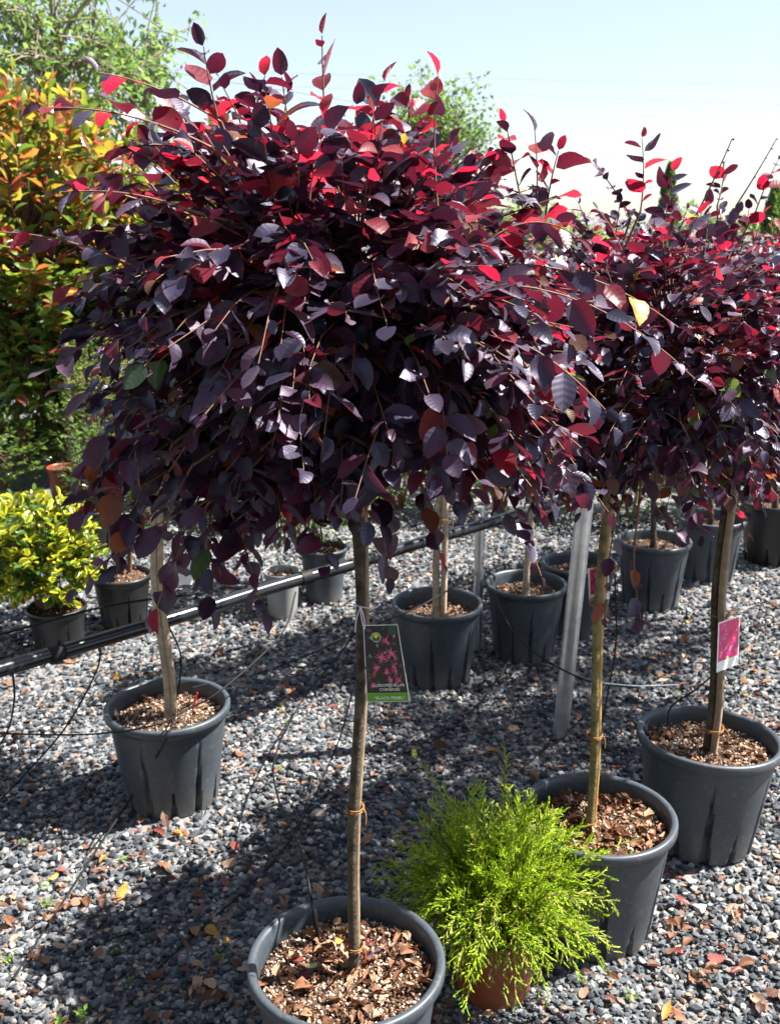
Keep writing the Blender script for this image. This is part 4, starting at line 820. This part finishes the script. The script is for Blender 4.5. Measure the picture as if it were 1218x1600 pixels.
# overhead wires
def wire(label, x0, y0, x1, y1, Y, r=.012):
    a = on_y(x0, y0, Y); b = on_y(x1, y1, Y); e = (b - a); a2 = a - e * 1.0; b2 = b + e * 1.0; P = np.linspace(a2, b2, 40); mb = MB(); o_ = P[20].copy(); tube(mb, P - o_, r * .4, 5); tag(mb.build('power_line', M['wire'], None, loc=tuple(o_)), label, 'power line', 'overhead wires')
wire('thin overhead wire across the sky, uppermost of the pale wires', 600, 118, 1218, 134, 46., .010); wire('thin overhead wire across the sky, second below the uppermost', 600, 140, 1218, 163, 46., .010); wire('thin overhead wire across the sky, lowest of the pale wires', 640, 215, 1218, 262, 46., .009)
wire('dark overhead wire behind the airy pale tree', 0, 70, 300, 118, 18., .008)

# ------------------------------------------------------------------ irrigation pipe, post, tubes
ZP = .52
PP = [on_z(x, y, ZP) for x, y in ((-330, 1140), (0, 1046), (261, 969), (430, 916), (560, 879), (640, 853), (760, 818), (900, 775))]
def pipe():
    t = thing('irrigation_pipe', 'thick black irrigation pipe hung level behind the pale double stem', 'pipe', tuple(PP[0])); mb = MB(); P = smooth_path(PP, 60); tube(mb, P - PP[0], .0205, 16); mb.build('pipe', M['pipe'], t)
    for (x, y) in ((80, 1020), (475, 905), (590, 868)):
        c = on_z(x, y, ZP); i = np.argmin(np.linalg.norm(P - c, axis=1)); T = norm(P[min(i + 1, 59)] - P[i - 1]); mb = MB(); tube(mb, np.array([P[i] - T * .02, P[i] + T * .02]) - PP[0], .0235, 16); tube(mb, np.array([P[i] + T * .006 + [0, 0, .018], P[i] + T * .012 + [0, 0, .032]]) - PP[0], .004, 6); mb.build('clamp', M['tube'], t)
    # hidden behind the crowns two posts carry it
    for i in (2, 50):
        mb = MB(); p = P[i] - PP[0]; tube(mb, np.array([(p[0], p[1] + .04, -ZP - .02), (p[0], p[1] + .04, .06)]), .018, 8); mb.build('support_post', M['steel'], t)
pipe()
tubeN = [0]
def drip(label, pts, r=.0028):
    P = smooth_path(pts, 36); mb = MB(); o_ = P[0].copy(); tube(mb, P - o_, r, 6); tag(mb.build('drip_tube', M['tube'], None, loc=tuple(o_)), label, 'drip tube', 'thin black drip tubes')
zp = lambda x, y, z: on_z(x, y, z)
drip('short black tube dropping steeply from the pipe, farthest from the tree trunks', [zp(20, 1050, .50), zp(22, 1095, .40), zp(8, 1150, .2), zp(-40, 1220, .01)])
drip('thin black tube curving from pipe clamp to gravel short of the red marker pot', [zp(157, 1005, .50), zp(150, 1050, .40), zp(100, 1140, .2), zp(20, 1230, .05), zp(-40, 1290, .01)])
drip('thin black tube looping over the rim of the pot with the red marker', [zp(262, 975, .52), zp(283, 1030, .45), zp(272, 1110, .26), zp(262, 1150, .335), zp(225, 1215, .10), zp(150, 1330, .03), zp(20, 1530, .01)])
drip('thin black tube lying level across the rim of the pot with the red marker', [zp(462, 925, .50), zp(440, 990, .42), zp(350, 1075, .36), zp(290, 1110, .325), zp(235, 1135, .34), zp(130, 1148, .22), zp(-20, 1146, .16)])
drip('slack black line strung above the black pipe', [zp(-30, 1000, .56), zp(60, 975, .56), zp(178, 945, .57), zp(330, 925, .58)], .0035)
drip('black tube from the spike in the main pot back to the gravel', [zp(497, 1470, .262), zp(487, 1410, .36), zp(470, 1330, .38), zp(435, 1250, .20), zp(430, 1180, .12), zp(475, 1090, .06), zp(540, 1010, .3), zp(570, 950, .45)])
drip('black tube leaning across the gravel beside the main trunk', [zp(572, 1000, .40), zp(548, 1090, .25), zp(520, 1180, .1), zp(440, 1330, .02), zp(250, 1510, .012)])
drip('black tube curving from the picture label pot towards the steel post', [zp(745, 895, .40), zp(660, 945, .36), zp(590, 975, .30), zp(440, 1040, .1), zp(300, 1075, .33)])
drip('black tube sagging from the crown to the bamboo stake', [zp(768, 920, .42), zp(800, 985, .36), zp(850, 1030, .32), zp(925, 1066, .30), zp(1000, 1075, .2)])
drip('black tube hanging below the shaded pot onto the gravel', [zp(800, 965, .30), zp(798, 1020, .1), zp(760, 1085, .02), zp(690, 1150, .012), zp(600, 1190, .012)])
drip('black tube dropping into the pot with the pink label tree', [zp(1130, 1040, .42), zp(1090, 1075, .38), zp(1045, 1110, .33), zp(1052, 1160, .265)])
drip('black tube hanging straight behind the bamboo staked trunk', [zp(960, 900, .5), zp(962, 1000, .3), zp(948, 1090, .12), zp(930, 1180, .02)])
drip('black tube lying between the steel post and the pot of bark chips', [zp(930, 1100, .06), zp(880, 1150, .02), zp(845, 1175, .012), zp(800, 1215, .012)])
def spike():
    t = thing('drip_spike', 'black dripper spike stuck in the soil of the main pot', 'drip spike', tuple(zp(499, 1478, .26))); b = zp(499, 1478, .26); mb = MB()
    tube(mb, np.array([(0, 0, -.03), (-.003, 0, .03), (-.008, .005, .062)]), [.003, .0048, .004], 6); mb.build('spike', M['tube'], t)
    mb = MB(); tube(mb, np.array([(-.008, .005, .06), (-.010, .006, .075)]), .0055, 8); mb.build('emitter', M['tube'], t)
spike()
def red_marker():
    b = zp(303, 1105, RZ - .05); t = thing('red_marker', 'small red plastic marker stuck in the soil beside the pale double stem', 'marker', tuple(b)); mb = MB(); tube(mb, np.array([(-.006, 0, -.02), (.004, 0, .02), (.012, 0, .045)]), [.003, .0036, .0025], 6); mb.build('clip', M['redplastic'], t)
red_marker()
def steel_post():
    b = on_z(875, 1148, 0); t_ = on_y(912, 800, b[1]); d = (t_ - b) / (t_[2] - b[2]); top = b + d * 1.45
    t = thing('steel_post', 'leaning galvanised steel tube post standing in the gravel', 'post', tuple(b)); mb = MB(); P = np.linspace(b - d * .1, top, 30) - b; tube(mb, P, .0258, 20); mb.build('tube', M['steel'], t)
    mb = MB(); tube(mb, np.array([top, top + d * .012]) - b, .028, 20); mb.build('cap', M['tube'], t)
steel_post()
def tie_wire():
    mb = MB(); P = smooth_path([zp(945, 1068, .34), zp(1000, 1072, .30), zp(1060, 1070, .26)], 14); o_ = P[0].copy(); tube(mb, P - o_, .0022, 6); tag(mb.build('tie_wire', M['steel'], None, loc=tuple(o_)), 'pale stiff wire sticking out from the bamboo stake', 'wire')
tie_wire()
def post_far():
    b = on_z(120, 790, 0); t = thing('wooden_post', 'pale thin post standing between the two terracotta pots', 'post', tuple(b)); mb = MB(); tube(mb, np.array([(0, 0, -.02), (0, 0, .5), (.01, 0, 1.0)]), .018, 8); mb.build('pole', M['wood'], t)
post_far()

# ------------------------------------------------------------------ fallen leaves, weeds
FM = [('dry', 'dry brown curled leaf lying on the grey gravel', 'brown fallen leaves'), ('dry_red', 'fallen red leaf lying on the grey gravel', 'red fallen leaves'), ('dry_gold', 'fallen golden yellow leaf lying on the grey gravel', 'golden fallen leaves')]
pots_xy = [(p1, .17), (p2, .17), (p3, .17), (p4, .16), (p5, .15), (p6, .15), (p7, .14), (p8, .14), (p9, .14), (p10, .14)]
def density(x, y):
    px, py, _ = proj(np.array([[x, y, 0]])); px, py = px[0], py[0]
    d = .30 + .9 * math.exp(-((px - 250) / 180) ** 2 - ((py - 1440) / 90) ** 2) + 1.0 * math.exp(-((px - 1130) / 150) ** 2 - ((py - 1080) / 70) ** 2) + .9 * math.exp(-((px - 1050) / 160) ** 2 - ((py - 1430) / 120) ** 2) + .7 * math.exp(-((px - 280) / 200) ** 2 - ((py - 1590) / 40) ** 2)
    return d * (.6 + .8 * (math.sin(x * 7) * math.sin(y * 9) > -.2))
fl = []
while len(fl) < 2300:
    y = .95 + 3.6 * U(0, 1) ** 1.35; x = U(-1, 1) * (.3 + .42 * y)
    if rng.uniform() > density(x, y): continue
    if any((x - a[0]) ** 2 + (y - a[1]) ** 2 < r * r for a, r in pots_xy): continue
    fl.append((x, y))
sc = []
for (x, y) in fl:
    L = (U(.018, .048) if rng.uniform() < .5 else U(.010, .024)) * (1 if rng.uniform() < .85 else 1.35); k = rng.uniform(); sc.append((x, y, L, 0 if k < .91 else (1 if k < .965 else 2)))
LAND = [(p1, 'the main pot'), (p2, 'the pot of bark chips'), (p3, 'the pot of the pink label tree'), (p4, 'the pot with the red marker'), (p5, 'the pot with two pale stems'), (p6, 'the shaded pot by the steel post'), (on_z(875, 1148, 0)[:2], 'the foot of the steel post'), (on_z(770, 1540, 0)[:2], 'the terracotta pot of the juniper'), (eb, 'the pot of the yellow-edged shrub')]
def nearest(x, y): return min(LAND, key=lambda l: (l[0][0] - x) ** 2 + (l[0][1] - y) ** 2)[1]
FSZ = lambda L: 'big' if L > .042 else ('small' if L < .030 else 'mid-sized')
px_, py_, d_ = proj(np.array([(a[0], a[1], 0) for a in sc])); vis = (px_ > 0) & (px_ < 1218) & (py_ < 1600)
order = np.argsort(-np.where(vis, np.array([a[2] for a in sc]) / d_, 0)); cache = {}; rest = Leaves(DRY_REST, [M[f[0]] for f in FM]); cnt = [0, 0, 0]
for rk, i in enumerate(order):
    x, y, L, m = sc[i]; a = U(0, 6.28); ax = np.array([math.cos(a), math.sin(a), U(-.15, .3)]); nr = np.array([U(-.5, .5), U(-.5, .5), 1. if rng.uniform() < .75 else -1.]); pos = np.array([x, y, .012 + U(0, .006)])
    if rk < 290:
        k = int(rng.integers(len(DRY)))
        if (k, m) not in cache: mb = MB(); V, F, UV = DRY[k]; mb.add(V, F, 0, 0., UV); cache[(k, m)] = mb.mesh('fallen_leaf', [M[FM[m][0]]])
        A = norm(ax); N = norm(nr - A * np.dot(nr, A)); X = np.cross(A, N); o = link('fallen_leaf', cache[(k, m)])
        o.matrix_world = Matrix([[X[q] * L, A[q] * L, N[q] * L, pos[q]] for q in range(3)] + [[0, 0, 0, 1]]); tag(o, FSZ(L) + ' ' + ['dry brown', 'red', 'golden'][m] + ' leaf on the gravel nearest to ' + nearest(x, y), 'leaf', FM[m][2])
    else: rest.put(pos, ax, nr, L, m)
o = rest.build(None, 0, 'leaf_litter'); tag(o, 'scattered small dry leaf litter over the gravel', 'leaf litter')
def weed(x, y, h, n, label, tall=False):
    b = on_z(x, y, 0); t = thing('weed', label, 'weed', (b[0], b[1], .004), 'small weeds in the gravel'); lv = Leaves(SMALL, [M['weed']]); st = MB()
    for i in range(n):
        a = U(0, 6.28); e = np.array([math.cos(a) * h * (.25 if tall else .9), math.sin(a) * h * (.25 if tall else .9), h * U(.6, 1.)]); P = bez((0, 0, 0), (0, 0, h * .5), e, 6)
        leafy_twig(lv, st, P, 7 if tall else 4, .012 if not tall else .016, lambda p, q: 0, start=.3, stem=.0006)
    st.build('stems', M['weed'], t); lv.build(t, 0, 'leaves', np.array([b[0], b[1], .004]))
LW = 'small fresh green weed seedling sprouting from the gravel'
for (x, y) in ((70, 1392), (75, 1418), (12, 1505), (210, 1540), (345, 1500), (450, 1135), (438, 1205), (1058, 1090), (1025, 1062), (1165, 1062), (1130, 1045), (440, 1110), (700, 1075), (40, 1320), (190, 1350), (175, 1490), (985, 1565)): weed(x, y, .016, 5, 'small green weed seedling in the gravel nearest to ' + nearest(*on_z(x, y, 0)[:2]))
weed(130, 1604, .05, 3, 'yellow-green weed shoot standing up from the leaf litter, taller of two', True); weed(790, 1190, .07, 2, 'slim green grass-like weed behind the juniper', True); weed(95, 1606, .03, 2, 'tiny yellow-green shoot beside the taller weed shoot', True)
weed(650, 1195, .05, 3, 'low feathery green weed behind the juniper, shorter than the grass-like one', True)
# main pot: red and green leaves on the soil, a little purple seedling
for (x, y, L, mt, lab, a) in ((462, 1498, .036, 'dry_red', 'pinkish red fallen leaf on the soil of the main pot', 1.2), (476, 1522, .034, 'red', 'dark red fallen leaf beside a green one in the main pot', 1.8), (487, 1513, .034, 'green', 'single green leaf lying on the soil of the main pot', -.4), (528, 1470, .022, 'dry_gold', 'small orange leaf on the soil behind the main trunk foot', .2)):
    b = on_z(x, y, .272); mb = MB(); V, F, UV = LORO[3]; mb.add(V * L - [0, L * .5, 0], F, 0, 0., UV); o = mb.build('fallen_leaf', M[mt], None, loc=tuple(b)); o.rotation_euler = (U(-.2, .2), U(-.2, .2), a); tag(o, lab, 'leaf')
def seedling():
    b = on_z(573, 1512, .262); t = thing('purple_seedling', 'tiny purple seedling beside the foot of the main trunk', 'seedling', tuple(b)); lv = Leaves(LORO, TM); st = MB()
    for (dx, h) in ((0, .075), (.012, .06), (-.006, .045)): leafy_twig(lv, st, bez((dx * .3, 0, 0), (dx, 0, h * .5), (dx * 1.5, -.004, h), 6), 6, .017, lambda p, q: 0 if rng.uniform() < .6 else 1, stem=.0007)
    st.build('stem', M['redplastic'], t); lv.build(t, 0, 'leaves', b)
seedling()
